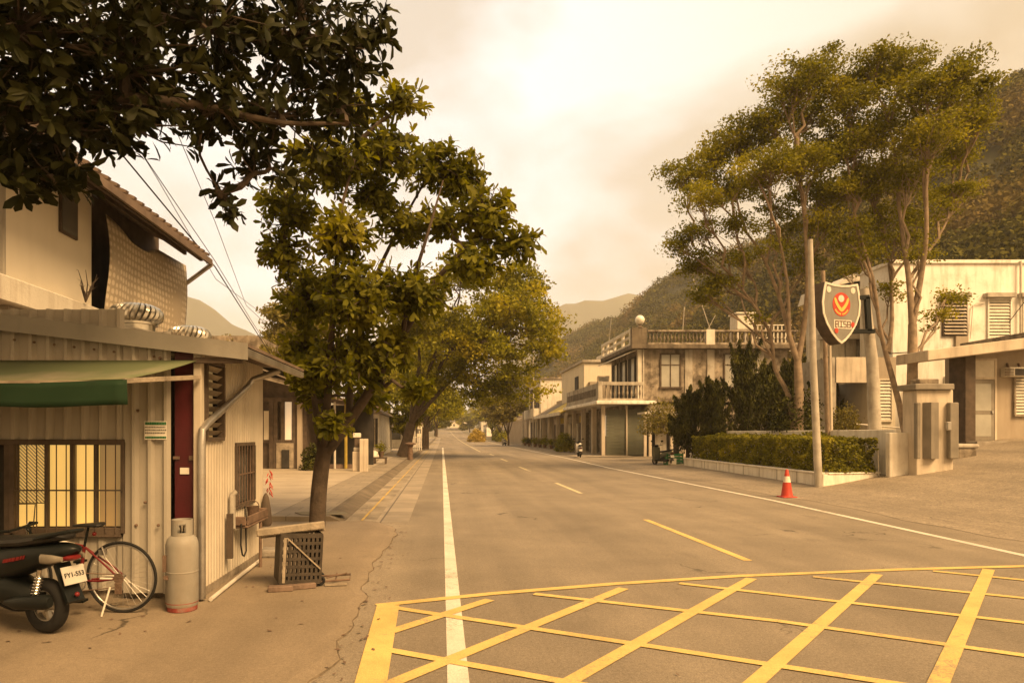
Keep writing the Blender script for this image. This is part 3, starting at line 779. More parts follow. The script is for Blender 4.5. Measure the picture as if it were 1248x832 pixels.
fig('distant tree behind the far right houses', (30, 230, 2), 30, 230, 9, 8, 8, 6, 8000, 30, .9, 14, .4, clump=1.1, bottom=-.9)

fig('far tree on the right kerb just past the long boundary wall', (11.5, 132, .1), 11, 132, 5.5, 4.2, 4.2, 3.6, 9000, 201, .45, 14, .2, clump=.7, lm='leaf_lime', bottom=-.9)
fig('far shade tree right of the golden-yellow bush', (13, 175, .4), 12, 175, 7, 5, 5, 4.6, 9000, 202, .6, 14, .3, clump=.8, bottom=-.9)
fig('far brown-green tree on the left kerb before the brownish tree', (-2.6, 112, .2), -2.4, 112, 5.6, 4.2, 4.2, 3.8, 10000, 203, .42, 14, .25, clump=.7, bottom=-.95)
fig('far left kerb tree beyond the brownish tree', (-2.5, 205, .9), -2, 205, 7.5, 5.5, 5.5, 5, 9000, 204, .7, 14, .3, clump=.9, bottom=-.95)
fig('faint tree beside the road end on its right', (12, 300, 2.2), 11, 300, 8, 6, 6, 5.4, 8000, 205, .9, 14, .3, clump=1.1, bottom=-.95)
# two tall feathery trees on the right
YR = 27
def p2(px, py, dy=0): return at(px, py, YR + dy)
def b2(px, py, rx, ry, dy=0, w=None): return bl(px, py, rx, ry, YR + dy, max(rx, ry) * YR / K * 1.1, w)
ba = p2(972, 522, 0); ba.z = gz(ba.x, ba.y)
bb = p2(962, 527, .6)
la = [([ba, p2(974, 470), p2(972, 440)], .21, .145),
      ([p2(972, 440), p2(962, 410), p2(950, 360, .4), p2(925, 300, .8), p2(880, 250, 1), p2(840, 230, 1)], .125, .016),
      ([p2(972, 440), p2(980, 400), p2(985, 340, -.4), p2(980, 260, -.6), p2(970, 190, -.8), p2(965, 120, -.8)], .13, .016),
      ([p2(962, 410), p2(960, 340), p2(945, 270, -1), p2(920, 210, -1.5)], .085, .02),
      ([ba, p2(962, 478, .4), p2(943, 450, .6), p2(940, 405, .8), p2(918, 370, 1), p2(880, 320, 1.4), p2(845, 300, 1.6)], .125, .018)]
bA = [b2(838, 212, 34, 20, 1), b2(868, 190, 36, 22, 1), b2(905, 172, 42, 24, .5), b2(850, 240, 30, 16, -1), b2(940, 150, 36, 24, 0), b2(965, 105, 38, 28, -.8), b2(1000, 90, 34, 28, -.6),
      b2(985, 140, 42, 26, 1), b2(930, 205, 45, 24, -1.5), b2(975, 200, 40, 26, -1), b2(890, 225, 40, 20, 1.5), b2(850, 280, 26, 14, 1.6), b2(826, 300, 18, 18, 1.6), b2(850, 320, 30, 18, 1.8), b2(900, 275, 34, 16, 0, 350),
      b2(945, 250, 36, 18, 1, 400), b2(1000, 235, 34, 20, .5), b2(1010, 180, 34, 26, 0), b2(940, 300, 30, 12, 0, 120), b2(925, 385, 18, 8, .8, 60), b2(960, 285, 40, 16, 1.2, 420), b2(905, 310, 34, 14, 1.4, 300), b2(985, 320, 30, 14, .6, 260), b2(1005, 275, 30, 16, -.4, 350), b2(860, 360, 26, 14, 1.8, 330), b2(880, 345, 24, 12, 1.5)]
fine_tree('tall feathery multi-stemmed tree on the left, behind the hedge and concrete pole', ba, la, bA, 62000, .125, M['leaf_feather'], 31, 'bark_pale', 'feathery_tree', clump=.42, per=100, aspect=.5, br=.06, shell=.1, drop=2.4)
bb = at(1108, 500, 24.5); bb.z = gz(bb.x, bb.y)
YR = 25
lb = [([bb, p2(1112, 460), p2(1112, 420), p2(1112, 395)], .20, .145),
      ([p2(1112, 395), p2(1108, 340), p2(1095, 250, .4), p2(1090, 170, .8), p2(1065, 100, 1)], .13, .016),
      ([p2(1112, 395), p2(1122, 340), p2(1130, 290, -.4), p2(1128, 200, -.6), p2(1140, 130, -.8), p2(1170, 100, -.8)], .125, .016),
      ([bb, p2(1096, 490, .5), p2(1082, 440, .6), p2(1072, 400, .6), p2(1065, 340, .6), p2(1040, 260, .8), p2(1030, 170, 1), p2(1040, 110, 1)], .13, .018),
      ([p2(1082, 430, .6), p2(1088, 390, 1), p2(1085, 320, 1.4), p2(1060, 240, 1.6)], .10, .03),
      ([p2(1108, 340), p2(1150, 280, .6), p2(1180, 210, .8)], .07, .02)]
bB = [b2(1060, 85, 36, 24, 1), b2(1035, 120, 36, 28, 1), b2(1100, 80, 36, 26, .5), b2(1130, 105, 36, 28, -.8), b2(1170, 95, 34, 24, -.8), b2(1203, 100, 18, 16, -.8), b2(1165, 130, 34, 22, -.5), b2(1040, 170, 40, 28, 1),
      b2(1085, 150, 42, 30, 1.5), b2(1130, 160, 38, 24, -1), b2(1060, 215, 42, 26, 1.6), b2(1105, 215, 38, 24, 0, 600), b2(1165, 190, 30, 18, .8, 450), b2(1030, 230, 30, 22, .8), b2(1070, 265, 34, 18, 1.5, 400), b2(1130, 260, 30, 18, 1, 350),
      b2(1030, 285, 30, 20, .8, 350), b2(1120, 310, 24, 14, 0, 150), b2(1140, 385, 20, 18, .8, 170), b2(1085, 355, 18, 14, 1.4, 160), b2(1155, 360, 22, 16, .9, 170), b2(1025, 330, 20, 10, 1, 100), b2(1095, 285, 36, 14, 1.2, 380), b2(1050, 310, 30, 14, 1, 300), b2(1160, 235, 34, 16, .8, 420), b2(1185, 150, 26, 16, 0, 400)]
fine_tree('tall feathery tree on the right, standing beside the rendered gate pillar', bb, lb, bB, 62000, .12, M['leaf_feather'], 32, 'bark_pale', 'feathery_tree', clump=.40, per=100, aspect=.5, br=.06, shell=.1, drop=2.4)

# junipers behind the low wall
def juniper(label, px, Y, top, wpx, seed, gw='junipers behind the low white wall'):
    g = random.Random(seed); gn = np.random.default_rng(seed)
    b = at(px, 528, Y); b.z = gz(b.x, b.y); h = Z_(top, Y) - b.z; w = wpx * Y / K / 2
    t = thing('juniper', label, 'conifer', b, gw); tb = MB(); Cs = []; Ns = []
    tb.tube(curve_pts(b, b + Vector((0, 0, h * .8)), 0, 4, .05, g), [.11, .09, .07, .05, .02], 7)
    ns = 22
    for i in range(ns):
        z0 = h * (.12 + .62 * (i / ns)); a = i * 2.4 + g.uniform(-.4, .4)
        k = (1 - (z0 / h) ** 1.5); r = w * k * g.uniform(.6, 1.2)
        s = b + Vector((0, 0, z0)); e_ = b + Vector((math.cos(a) * r, math.sin(a) * r, min(h, z0 + h * g.uniform(.24, .40))))
        if i > ns - 4: e_ = b + Vector((g.uniform(-.2, .2) * w, g.uniform(-.2, .2) * w, h * g.uniform(.88, 1.0)))
        pts = curve_pts(s, e_, -.10, 5, .05, g); tb.tube(pts, [.03, .025, .02, .015, .01, .006], 4, False)
        n = 620; tt = gn.uniform(.12, 1.0, n)
        pp = np.array([list(p) for p in pts]); idx = np.clip((tt * 5).astype(int), 0, 4); f = (tt * 5 - idx)[:, None]
        c = pp[idx] * (1 - f) + pp[idx + 1] * f
        c += gn.normal(size=(n, 3)) * np.array([1, 1, .9]) * (.02 + .15 * w * (1 - tt) ** .8)[:, None]
        Cs.append(c)
    tb.build('trunk', M['bark'], t, smooth=True)
    V, F = leaf_quads(np.concatenate(Cs), .17, .30, None, 1.0, np.array([0, 0, 1.0]))
    # stretch leaves upwards
    build_np('crown', V, F, M['leaf_juniper'], t); return t
juniper('short juniper at the left end of the row, beside the lean-to', 838, 35, 470, 66, 41)
juniper('bushy juniper, second from the left, in front of the stained house wall', 868, 34, 458, 64, 42)
juniper('tallest pointed juniper in front of the second-floor window', 908, 35, 410, 70, 43)
juniper('dark juniper just right of the tallest pointed one', 934, 36, 440, 60, 44)
juniper('dark juniper behind the feathery tree trunks', 962, 37, 430, 60, 45)
juniper('juniper on the right end of the row, behind the concrete pole', 1008, 33, 432, 44, 46)

def shrub(name, label, c, r, n, size, lm, seed, cat='shrub', group=None, flat=.8, stems=6):
    t = thing(name, label, cat, c, group); gn = np.random.default_rng(seed); g = random.Random(seed)
    c = Vector(c); tb = MB()
    u = gn.normal(size=(n, 3)); u /= np.linalg.norm(u, axis=1)[:, None]; u[:, 2] = np.abs(u[:, 2]) * 1.0
    lump = np.array([1 + .28 * mnoise.noise(Vector(list(x * 2.2)) + Vector((seed, 0, 0))) for x in u])
    q = (gn.uniform(.25, 1, n) ** .5 * lump)[:, None]
    C = np.array(c) + u * q * np.array([r, r, r * flat * 2]) + gn.normal(size=(n, 3)) * r * .05
    for i in range(stems):
        a = i / stems * 6.28; tb.tube([c, c + Vector((math.cos(a) * r * .3, math.sin(a) * r * .3, r * flat)), c + Vector((math.cos(a) * r * .6, math.sin(a) * r * .6, r * flat * 1.5))], [.03 * r, .02 * r, .01 * r], 5)
    tb.build('stem', M['bark'], t)
    V, F = leaf_quads(C, size, .5, u * .6, 1.0); build_np('foliage', V, F, M[lm], t); return t
shrub('shrub', 'round dark green bush in front of the shophouse arcade', (X_(688, 60), 60, .14), .95, 3200, .16, 'leaf_fig', 51, flat=.85)
shrub('shrub', 'golden-yellow bush beside the far bend of the road', (X_(581, 130), 130, rise(130)), 1.9, 2400, .38, 'leaf_gold', 52, flat=.62)
shrub('shrub', 'yellow-green loose shrub leaning over the lean-to roof', (X_(806, 40), 40, 1.7), 1.35, 2600, .15, 'leaf_lime', 53, flat=.75)
shrub('shrub', 'dark purple-brown bush at the foot of the feathery tree on the left', at(968, 526, 27.5), 1.1, 2400, .15, 'leaf_juniper', 54, flat=.85)
shrub('shrub', 'small light green bush in front of the dark garage opening', at(1028, 527, 29), .75, 1500, .11, 'leaf_lime', 55, flat=.8)
shrub('shrub', 'green rooftop plant growing along the left shop roof', (-10.2, 32.2, 5.75), .85, 1600, .14, 'leaf_lime', 56, flat=.35)
shrub('shrub', 'green rooftop plant nearest the eave of the left shop roof', (-8.8, 32.2, 5.35), .8, 1600, .14, 'leaf_lime', 57, flat=.4)
shrub('shrub', 'dark potted bush against the left shop wall', (-5.6, 28.6, .14), .55, 1500, .12, 'leaf_juniper', 58, flat=1.0)

# hedge in the planter
ht = thing('hedge', 'clipped olive-green hedge growing in the long white planter', 'hedge', (12.6, 27, .4))
cs = []; nn = 30000; gn = np.random.default_rng(61)
hx0, hx1, hy0, hy1 = 11.92, 13.45, 20.75, 32.9
def hedge_pt():
    pass
u = gn.uniform(size=(nn, 3)); side = gn.integers(0, 10, nn)
x = hx0 + (hx1 - hx0) * u[:, 0]; y = hy0 + (hy1 - hy0) * u[:, 1]; z = .5 + 1.06 * u[:, 2]
e_ = gn.uniform(0, .16, nn) ** 1.2
x = np.where(side < 5, hx0 + e_, x); z = np.where((side >= 5) & (side < 8), 1.56 - e_, z); y = np.where(side == 8, hy0 + e_, y)
w_ = np.array([.22 * mnoise.noise(Vector((a * 1.1, b_ * 1.1, c_ * 1.6))) + .12 * mnoise.noise(Vector((a * 3.2, b_ * 3.2, c_ * 3.2))) for a, b_, c_ in zip(x, y, z)])
x = x + np.where(side < 5, w_ * 1.6, 0); z = z + np.where((side >= 5) & (side < 8), w_ * 1.1, 0); y = y + np.where(side == 8, w_ * 1.5, 0)
# droop of the near end
x = x + (y - 20.75) * .028
C = np.stack([x, y, z], 1)
V, F = leaf_quads(C, .10, .55, np.array([-.3, -.2, .4]), 1.0); build_np('foliage', V, F, M['leaf_hedge'], ht)
hs_ = MB()
for i in range(46):
    yy = 21.0 + i * .258; xx = 12.6 + .25 * math.sin(i * 2.1) + (yy - 20.75) * .028
    hs_.tube([(xx, yy, .42), (xx + .1, yy + .05, .9), (xx + .25 * math.sin(i), yy, 1.45)], [.03, .02, .008], 5)
hs_.build('stem', M['bark'], ht)
# ================================================================== LEFT SIDE BUILDINGS
def corr(b, x0, x1, z0, z1, y, pitch=.18, depth=.028, axis='x', rib=.34):
    """trapezoid corrugated sheet; rib stands out towards -y (axis x) or +x (axis y)"""
    xs = []; x = x0; 
    n = max(1, round((x1 - x0) / pitch)); p = (x1 - x0) / n
    prof = []
    for i in range(n):
        a = x0 + i * p
        prof += [(a, 0), (a + p * (1 - rib - .16) / 1, 0), (a + p * (1 - rib), depth), (a + p * .84, depth)]
    prof.append((x1, 0))
    vv = []
    for z in (z0, z1):
        for a, d in prof: vv.append((a, y - d, z) if axis == 'x' else (y + d, a, z))
    k = len(prof)
    b.add(vv, [(i, i + 1, k + i + 1, k + i) for i in range(k - 1)]); return b
SH = thing('metal_shed', 'corrugated metal shed with lit barred window and sloping metal fascia', 'shed', (-4, 6.75, 0))
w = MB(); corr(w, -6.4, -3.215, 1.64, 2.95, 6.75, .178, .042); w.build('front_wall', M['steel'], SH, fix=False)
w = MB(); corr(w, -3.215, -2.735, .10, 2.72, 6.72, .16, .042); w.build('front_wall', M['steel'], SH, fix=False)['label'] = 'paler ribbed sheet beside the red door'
w = MB(); corr(w, -4.36, -3.215, .12, .73, 6.76, .19, .02); w.build('lower_wall', M['steel'], SH, fix=False)
# right wall along the street, narrow ribs, with openings left for louvre and barred window
yw0, yw1 = 6.76, 9.1
w = MB()
xs_ = -2.46
corr(w, yw0, 6.90, .1, 2.60, xs_, .07, .012, 'y'); corr(w, 6.90, 7.42, .1, 1.63, xs_, .087, .012, 'y'); corr(w, 7.42, 7.88, .1, 2.60, xs_, .09, .012, 'y')
corr(w, 7.88, 8.62, .1, .82, xs_, .09, .012, 'y'); corr(w, 7.88, 8.62, 1.58, 2.60, xs_, .09, .012, 'y'); corr(w, 8.62, yw1, .1, 2.60, xs_, .09, .012, 'y'); corr(w, 6.90, 7.42, 2.46, 2.60, xs_, .087, .012, 'y')
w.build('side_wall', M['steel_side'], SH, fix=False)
MB().box(-2.50, -2.42, 6.69, 6.765, .03, 2.55).build('corner_post', M['steel_side'], SH, bevel=.006)
MB().box(-6.4, -2.48, 6.80, 6.9, .02, .13).box(-2.52, -2.445, 6.9, 9.1, .02, .12).build('plinth', M['concrete'], SH)
MB().box(-6.4, -2.6, 9.08, 9.14, .02, 2.9).build('rear_wall', M['dark'], SH)
MB().box(-6.4, -2.52, 6.95, 9.05, .02, .06).build('floor', M['dark'], SH)
# door
dr = MB().box(-2.715, -2.505, 6.76, 6.80, .06, 2.52).build('door', M['red_door'], SH, bevel=.004)
MB().box(-2.655, -2.565, 6.748, 6.758, 1.29, 1.355).build('plate', M['old_white'], dr)
MB().box(-2.722, -2.66, 6.74, 6.756, 1.44, 1.47).build('latch', M['rust'], dr)
MB().box(-2.56, -2.48, 6.735, 6.756, 1.43, 1.475).build('latch', M['rust'], dr)
# near-black panel standing for the unlit doorway left of the window
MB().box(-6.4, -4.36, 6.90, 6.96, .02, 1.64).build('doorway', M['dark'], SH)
MB().box(-4.42, -4.36, 6.73, 6.80, .1, 1.64).build('door_post', M['dark_wood'], SH)
MB().box(-6.4, -3.2, 6.70, 6.745, 1.585, 1.642).build('lintel', M['dark_wood'], SH, bevel=.005)
# window
wf = MB()
wx0, wx1, wz0, wz1 = -4.30, -3.23, .76, 1.585
wf.box(wx0 - .05, wx0, 6.70, 6.80, wz0 - .06, wz1); wf.box(wx1, wx1 + .035, 6.69, 6.80, wz0 - .06, wz1 + .03); wf.box(wx0, wx1, 6.70, 6.80, wz0 - .10, wz0 - .01)
win = wf.build('window', M['dark_wood'], SH, bevel=.004)
gm = MB()
for px in (57, 88, 117): x = X_(px, 6.74); gm.box(x - .022, x + .012, 6.735, 6.775, wz0 - .01, wz1)
gm.build('frame', M['dark_wood'], win)
mm, n_t, p_, o_ = nodes('wired glass')
v_ = coord(n_t); wv = add(n_t, 'ShaderNodeTexWave', wave_type='BANDS', bands_direction='DIAGONAL'); wv.inputs['Scale'].default_value = 17; wv.inputs['Distortion'].default_value = .4
n_t.links.new(v_, wv.inputs['Vector']); cc_ = ramp_(n_t, wv.outputs['Fac'], .25, .4, (.10, .06, .02), (.50, .31, .085))
n_t.links.new(cc_, p_.inputs['Base Color']); n_t.links.new(cc_, p_.inputs['Emission Color']); p_.inputs['Emission Strength'].default_value = .5; p_.inputs['Roughness'].default_value = .6
MB().box(wx0, X_(56, 6.74), 6.79, 6.80, 1.0, wz1).build('pane', mm, win)
MB().box(wx0, X_(50, 6.74), 6.785, 6.795, wz0, .99).build('pane', M['glow'], win)
MB().box(X_(56, 6.74) + .002, X_(118, 6.74), 6.79, 6.80, wz0, wz1).build('pane', M['glow'], win)
MB().box(X_(118, 6.74) + .002, wx1, 6.79, 6.80, wz0, wz1).build('pane', M['glow_dim'], win)['label'] = 'browner glass at the right of the window'
gr_ = MB()
for i in range(11):
    x = wx0 + .04 + i * .0985; gr_.tube([(x, 6.685, wz0 - .05), (x, 6.685, wz1)], .0055, 6)
gr_.box(wx0 - .02, wx1 + .03, 6.674, 6.682, 1.125, 1.14)
gr_.tube([(wx0, 6.69, .995), (wx0 + .22, 6.69, .995), (wx0 + .20, 6.69, .76)], .006, 6)
gr_.build('grille', M['dark_wood'], win)
# sloping fascia and roof
def fz(x): return 2.59 + (x + 1.93) * (-.1195)
MB().prism([(-6.6, fz(-6.6)), (-1.93, fz(-1.93)), (-1.93, fz(-1.93) - .165), (-2.9, fz(-2.9) - .165), (-6.6, fz(-6.6) - .165)], 6.60, 6.615).build('fascia', M['fascia'], SH)
MB().prism([(-6.6, fz(-6.6) - .001), (-1.935, fz(-1.935) - .001), (-1.935, fz(-1.935) - .035), (-6.6, fz(-6.6) - .035)], 6.617, 9.3).build('roof', M['roof_tin'], SH)
MB().box(-1.99, -1.935, 6.62, 9.3, 2.47, 2.548).build('gutter', M['galv'], SH, bevel=.01)
MB().box(-2.48, -2.0, 6.64, 6.70, 2.40, 2.455).build('soffit_trim', M['dark_wood'], SH)
# louvre opening on the street wall
lv = MB()
for z in (1.64, 2.45): lv.box(-2.50, -2.425, 6.88, 7.44, z - .02, z + .02)
for y in (6.89, 7.42): lv.box(-2.50, -2.42, y - .02, y + .02, 1.66, 2.43)
lo = lv.build('louvre_window', M['dark_wood'], SH)
ls = MB()
for i in range(9):
    z = 1.70 + i * .085; ls.add([(-2.50, 6.91, z - .02), (-2.50, 7.40, z - .02), (-2.44, 7.40, z + .03), (-2.44, 6.91, z + .03)], [(0, 1, 2, 3)])
ls.build('slat', M['wood'], lo, fix=False)
MB().box(-2.56, -2.55, 6.91, 7.40, 1.66, 2.43).build('backing', M['glow_dim'], lo)
# barred side window
sw = MB()
for z in (.83, 1.57): sw.box(-2.50, -2.425, 7.86, 8.64, z - .02, z + .02)
for y in (7.87, 8.63): sw.box(-2.50, -2.42, y - .02, y + .02, .85, 1.55)
sw_ = sw.build('side_window', M['dark_wood'], SH)
bb_ = MB()
for i in range(6): bb_.tube([(-2.43, 7.97 + i * .115, .85), (-2.43, 7.97 + i * .115, 1.55)], .007, 6)
bb_.box(-2.436, -2.424, 7.89, 8.61, 1.2, 1.215); bb_.build('grille', M['rust'], sw_)
MB().box(-2.53, -2.52, 7.89, 8.61, .85, 1.55).build('pane', M['glass'], sw_)
# downpipe from gutter to the corner
MB().tube([(-2.0, 8.2, 2.47), (-2.33, 8.2, 2.36), (-2.37, 8.15, 2.28), (-2.39, 6.78, 1.80), (-2.40, 6.66, 1.73), (-2.40, 6.65, 1.60), (-2.40, 6.65, .06)], .038, 12).build('downpipe', M['galv'], SH, smooth=True)
for i in range(13):
    x = -5.3 + i * .2
    MB().lathe([(.012, .0), (.012, -.012), (.004, -.018)], (x, 6.712, fz(x) - .235), 8, 'y').build('bolt', M['rust'], SH)
for px, py in ((194, 436), (167, 500), (176, 612), (192, 640), (165, 640), (188, 700)):
    p = at(px, py, 6.66); MB().lathe([(.016, .0), (.014, -.014), (.004, -.018)], (p.x, 6.682, p.z), 8, 'y').build('bolt', M['rust'], SH)
# printed notice on the pale sheet
nt_ = thing('paper_notice', 'small white notice with green print stuck on the shed wall', 'notice', (X_(189, 6.67), 6.67, 1.7))
xa, xb = X_(176, 6.67), X_(203, 6.67)
MB().box(xa, xb, 6.672, 6.676, Z_(535.5, 6.67), Z_(513, 6.67)).build('paper', M['old_white'], nt_)
gmat = mat('green ink', (.03, .13, .05), .7, .2, 30, 0); imat = mat('grey ink', (.13, .12, .10), .7, .2, 30, 0)
gA, gB = MB(), MB(); ik = MB(); r5 = random.Random(5)
for row, (py0, py1, bld) in enumerate(((514, 517.5, 1), (519.5, 521, 0), (523, 524.5, 0), (526.5, 528, 0), (531.5, 534, 1))):
    x = xa + .008
    while x < xb - .012:
        wd_ = r5.uniform(.010, .022) if bld else r5.uniform(.006, .018)
        ((gA if row == 0 else gB) if bld else ik).box(x, min(x + wd_, xb - .004), 6.668, 6.671, Z_(py1, 6.67), Z_(py0, 6.67)); x += wd_ + (.003 if bld else .006)
gA.build('green_heading', gmat, nt_); gB.build('green_footer', gmat, nt_); ik.build('grey_print', imat, nt_)
# awning
AW = thing('awning', 'pale canvas awning with dark green valance on a wooden arm', 'awning', (-3.6, 6.3, 2.2))
cv = MB(); nx = 14; vv = []
for j in range(6):
    t = j / 5
    for i in range(nx + 1):
        s = i / nx
        x0 = -6.3 + (-2.44 + 6.3) * s; x1 = -6.3 + (-2.72 + 6.3) * s
        x = x0 + (x1 - x0) * t; y = 6.66 + (5.75 - 6.66) * t
        z = 2.425 + (2.155 - 2.425) * t - .015 * math.sin(math.pi * t) + .012 * math.sin(s * 14) * t
        vv.append((x, y, z))
cv.add(vv, [(j*(nx+1)+i, j*(nx+1)+i+1, (j+1)*(nx+1)+i+1, (j+1)*(nx+1)+i) for j in range(5) for i in range(nx)])
o = cv.build('canvas', M['canvas_pale'], AW, smooth=True, fix=False); md = o.modifiers.new('thick', 'SOLIDIFY'); md.thickness = .004
vl = MB(); vv = []
for j in range(5):
    for i in range(33):
        s = i / 32; x = -6.3 + (-2.71 + 6.3) * s
        z = 2.15 - j / 4 * .215; y = 5.745 + .018 * math.sin(s * 38 + j * .5) * j / 4 + .012 * math.sin(s * 11)
        vv.append((x, y, z + .012 * math.sin(s * 14)))
vl.add(vv, [(j*33+i, j*33+i+1, (j+1)*33+i+1, (j+1)*33+i) for j in range(4) for i in range(32)])
o = vl.build('valance', M['canvas_green'], AW, smooth=True, fix=False); md = o.modifiers.new('thick', 'SOLIDIFY'); md.thickness = .004
MB().bar((-2.74, 5.74, 2.15), (-2.42, 6.66, 2.26), .03, .045).build('arm', M['wood'], AW, bevel=.004)
MB().bar((-6.3, 5.76, 2.14), (-2.74, 5.76, 2.145), .022, .022).build('front_bar', M['wood'], AW)
# turbine vents
def turbine(loc, label):
    t = thing('turbine_vent', label, 'roof vent', loc, 'turbine vents on the shed roof')
    c = Vector(loc)
    MB().prism([(c.x - .30, c.z - .02), (c.x + .42, c.z - .06), (c.x + .42, c.z + .03), (c.x + .1, c.z + .10), (c.x - .26, c.z + .08)], c.y - .3, c.y + .3).build('base', M['old_white'], t, bevel=.01)
    MB().lathe([(.20, .06), (.20, .16), (.225, .16), (.225, .185)], c, 28).build('collar', M['zinc'], t, smooth=True)
    b = MB(); nb2 = 26; prof = [(.215, .185), (.262, .215), (.278, .26), (.27, .31), (.235, .355), (.16, .388), (.07, .40), (.001, .402)]
    k = len(prof)
    for i in range(nb2):
        vv = []
        for j, (r, z) in enumerate(prof):
            a0 = 2 * math.pi * i / nb2 + .55 * j / k; a1 = a0 + 2 * math.pi / nb2 * 1.04; rr = r
            vv += [(c.x + r * math.cos(a0), c.y + r * math.sin(a0), c.z + z),
                   (c.x + (r + .014) * math.cos((a0 + a1) / 2), c.y + (r + .014) * math.sin((a0 + a1) / 2), c.z + z),
                   (c.x + (r - .018) * math.cos(a1), c.y + (r - .018) * math.sin(a1), c.z + z)]
        b.add(vv, [(3*j+q, 3*j+q+1, 3*j+q+4, 3*j+q+3) for j in range(k - 1) for q in (0, 1)])
    b.build('rotor', M['zinc'], t, smooth=True, fix=False)
turbine((-3.42, 7.45, 2.74), 'nearer turbine vent, full dome showing over the shed fascia')
turbine((-3.42, 9.0, 2.74), 'farther turbine vent, mostly hidden behind the shed fascia')
# ---------------------------------------------------------------- upper house
UH = thing('two_storey_house', 'two-storey house with pale upper wall and deep rusty eave behind the shed', 'house', (-8, 11, 0))
MB().box(-11, -6.05, 9.3, 15.4, .0, 3.48).build('lower_wall', M['concrete_lt'], UH)
MB().box(-11.2, -5.92, 7.0, 15.5, 3.485, 3.85).build('ledge', M['old_white'], UH, bevel=.02)
MB().box(-11, -6.10, 9.30, 11.60, 3.852, 6.1).build('upper_wall', M['smooth_wall'], UH)
w = MB(); corr(w, 7.0, 9.29, 3.852, 6.0, -6.08, .12, .02, 'y'); w.build('upper_wall', M['steel'], UH, fix=False)['label'] = 'grey corrugated sheet wall at the near end'
MB().box(-11, -6.5, 11.62, 15.3, 3.852, 6.2).build('recess_wall', M['dark_wood'], UH)
uw = MB().box(-6.095, -6.06, 10.6, 11.1, 4.9, 5.55).build('window', M['dark_wood'], UH)
MB().box(-6.058, -6.052, 10.64, 11.06, 4.94, 5.51).build('pane', M['glass'], uw)
rf = MB()
def roofx(b, y0, y1, xa, za, xb, zb, th): 
    dz = th
    b.add([(xa, y0, za), (xb, y0, zb), (xb, y0, zb + dz), (xa, y0, za + dz), (xa, y1, za), (xb, y1, zb), (xb, y1, zb + dz), (xa, y1, za + dz)],
          [(0,1,2,3),(7,6,5,4),(0,4,5,1),(1,5,6,2),(2,6,7,3),(3,7,4,0)])
roofx(rf, 5.6, 15.0, -5.22, 5.56, -9.2, 7.3, .07); rf.build('roof', M['roof_tin'], UH)
rb = MB()
for i in range(32): 
    y = 5.7 + i * .295; rb.bar((-5.20, y, 5.665), (-9.2, y, 7.41), .09, .05)
rb.build('roof_rib', M['roof_tin'], UH)
MB().bar((-5.20, 5.6, 5.53), (-5.20, 15.02, 5.53), .05, .13).build('eave_board', M['roof_tin'], UH)
MB().bar((-5.42, 5.6, 5.60), (-5.42, 15.0, 5.60), .06, .08).bar((-5.78, 5.6, 5.74), (-5.78, 15.0, 5.74), .06, .08).build('purlin', M['dark_wood'], UH)
MB().tube([at(258, 322, 15.0), at(226, 346, 15.4)], .05, 8).tube([at(222, 335, 15.2), at(218, 440, 15.2)], .05, 8).build('eave_pole', M['galv'], UH)
tp = nodes('woven shade net'); M['tarp'] = tp[0]
v_ = coord(tp[1], (1, 1, 1)); bk = add(tp[1], 'ShaderNodeTexVoronoi'); bk.inputs['Scale'].default_value = 7.5; bk.inputs['Randomness'].default_value = .15
tp[1].links.new(v_, bk.inputs['Vector'])
cc_ = ramp_(tp[1], bk.outputs['Distance'], .30, .45, (.56, .48, .37), (.36, .30, .22)); tp[1].links.new(cc_, tp[2].inputs['Base Color']); tp[2].inputs['Roughness'].default_value = .9
nb3 = MB(); vv = []
for j in range(13):
    for i in range(25):
        s = i / 24; t = j / 12; y = 11.75 + s * 3.6
        z = 5.55 - t * (1.75 + .55 * s) - .10 * math.sin(math.pi * min(1, s * 1.6)) * (1 - t)
        if t == 0: z -= .22 * math.exp(-((s - .35) / .16) ** 2)
        x = -5.93 + .05 * math.sin(math.pi * t) + .04 * math.sin(s * 17) * t + .03 * math.sin(s * 7 + t * 5)
        vv.append((x, y, z))
nb3.add(vv, [(j*25+i, j*25+i+1, (j+1)*25+i+1, (j+1)*25+i) for j in range(12) for i in range(24)])
o = nb3.build('shade_net', M['tarp'], None, smooth=True, fix=False); md = o.modifiers.new('thick', 'SOLIDIFY'); md.thickness = .01
tag(o, 'woven pale shade net hanging below the rusty eave', 'shade net'); recenter(o, (-5.9, 13.5, 3.3))
# dead twig on ledge
dp = MB(); g = random.Random(4); b0 = at(62, 372, 11.0); b0.x = -5.88; b0.z = 3.86
for i in range(13):
    a = g.uniform(-1, 1); e = b0 + Vector((g.uniform(.0, .1), a * .3, g.uniform(.15, .55))); m_ = b0.lerp(e, .5) + Vector((0, g.uniform(-.08, .08), .04))
    dp.tube([b0, m_, e], [.012, .009, .004], 5)
    dp.tube([e, e + Vector((0, g.uniform(-.12, .12), g.uniform(-.05, .1)))], [.004, .002], 4)
o = dp.build('dead_plant', M['bark'], None); tag(o, 'dry twiggy plant growing on the concrete ledge above the shed', 'plant'); recenter(o, b0)

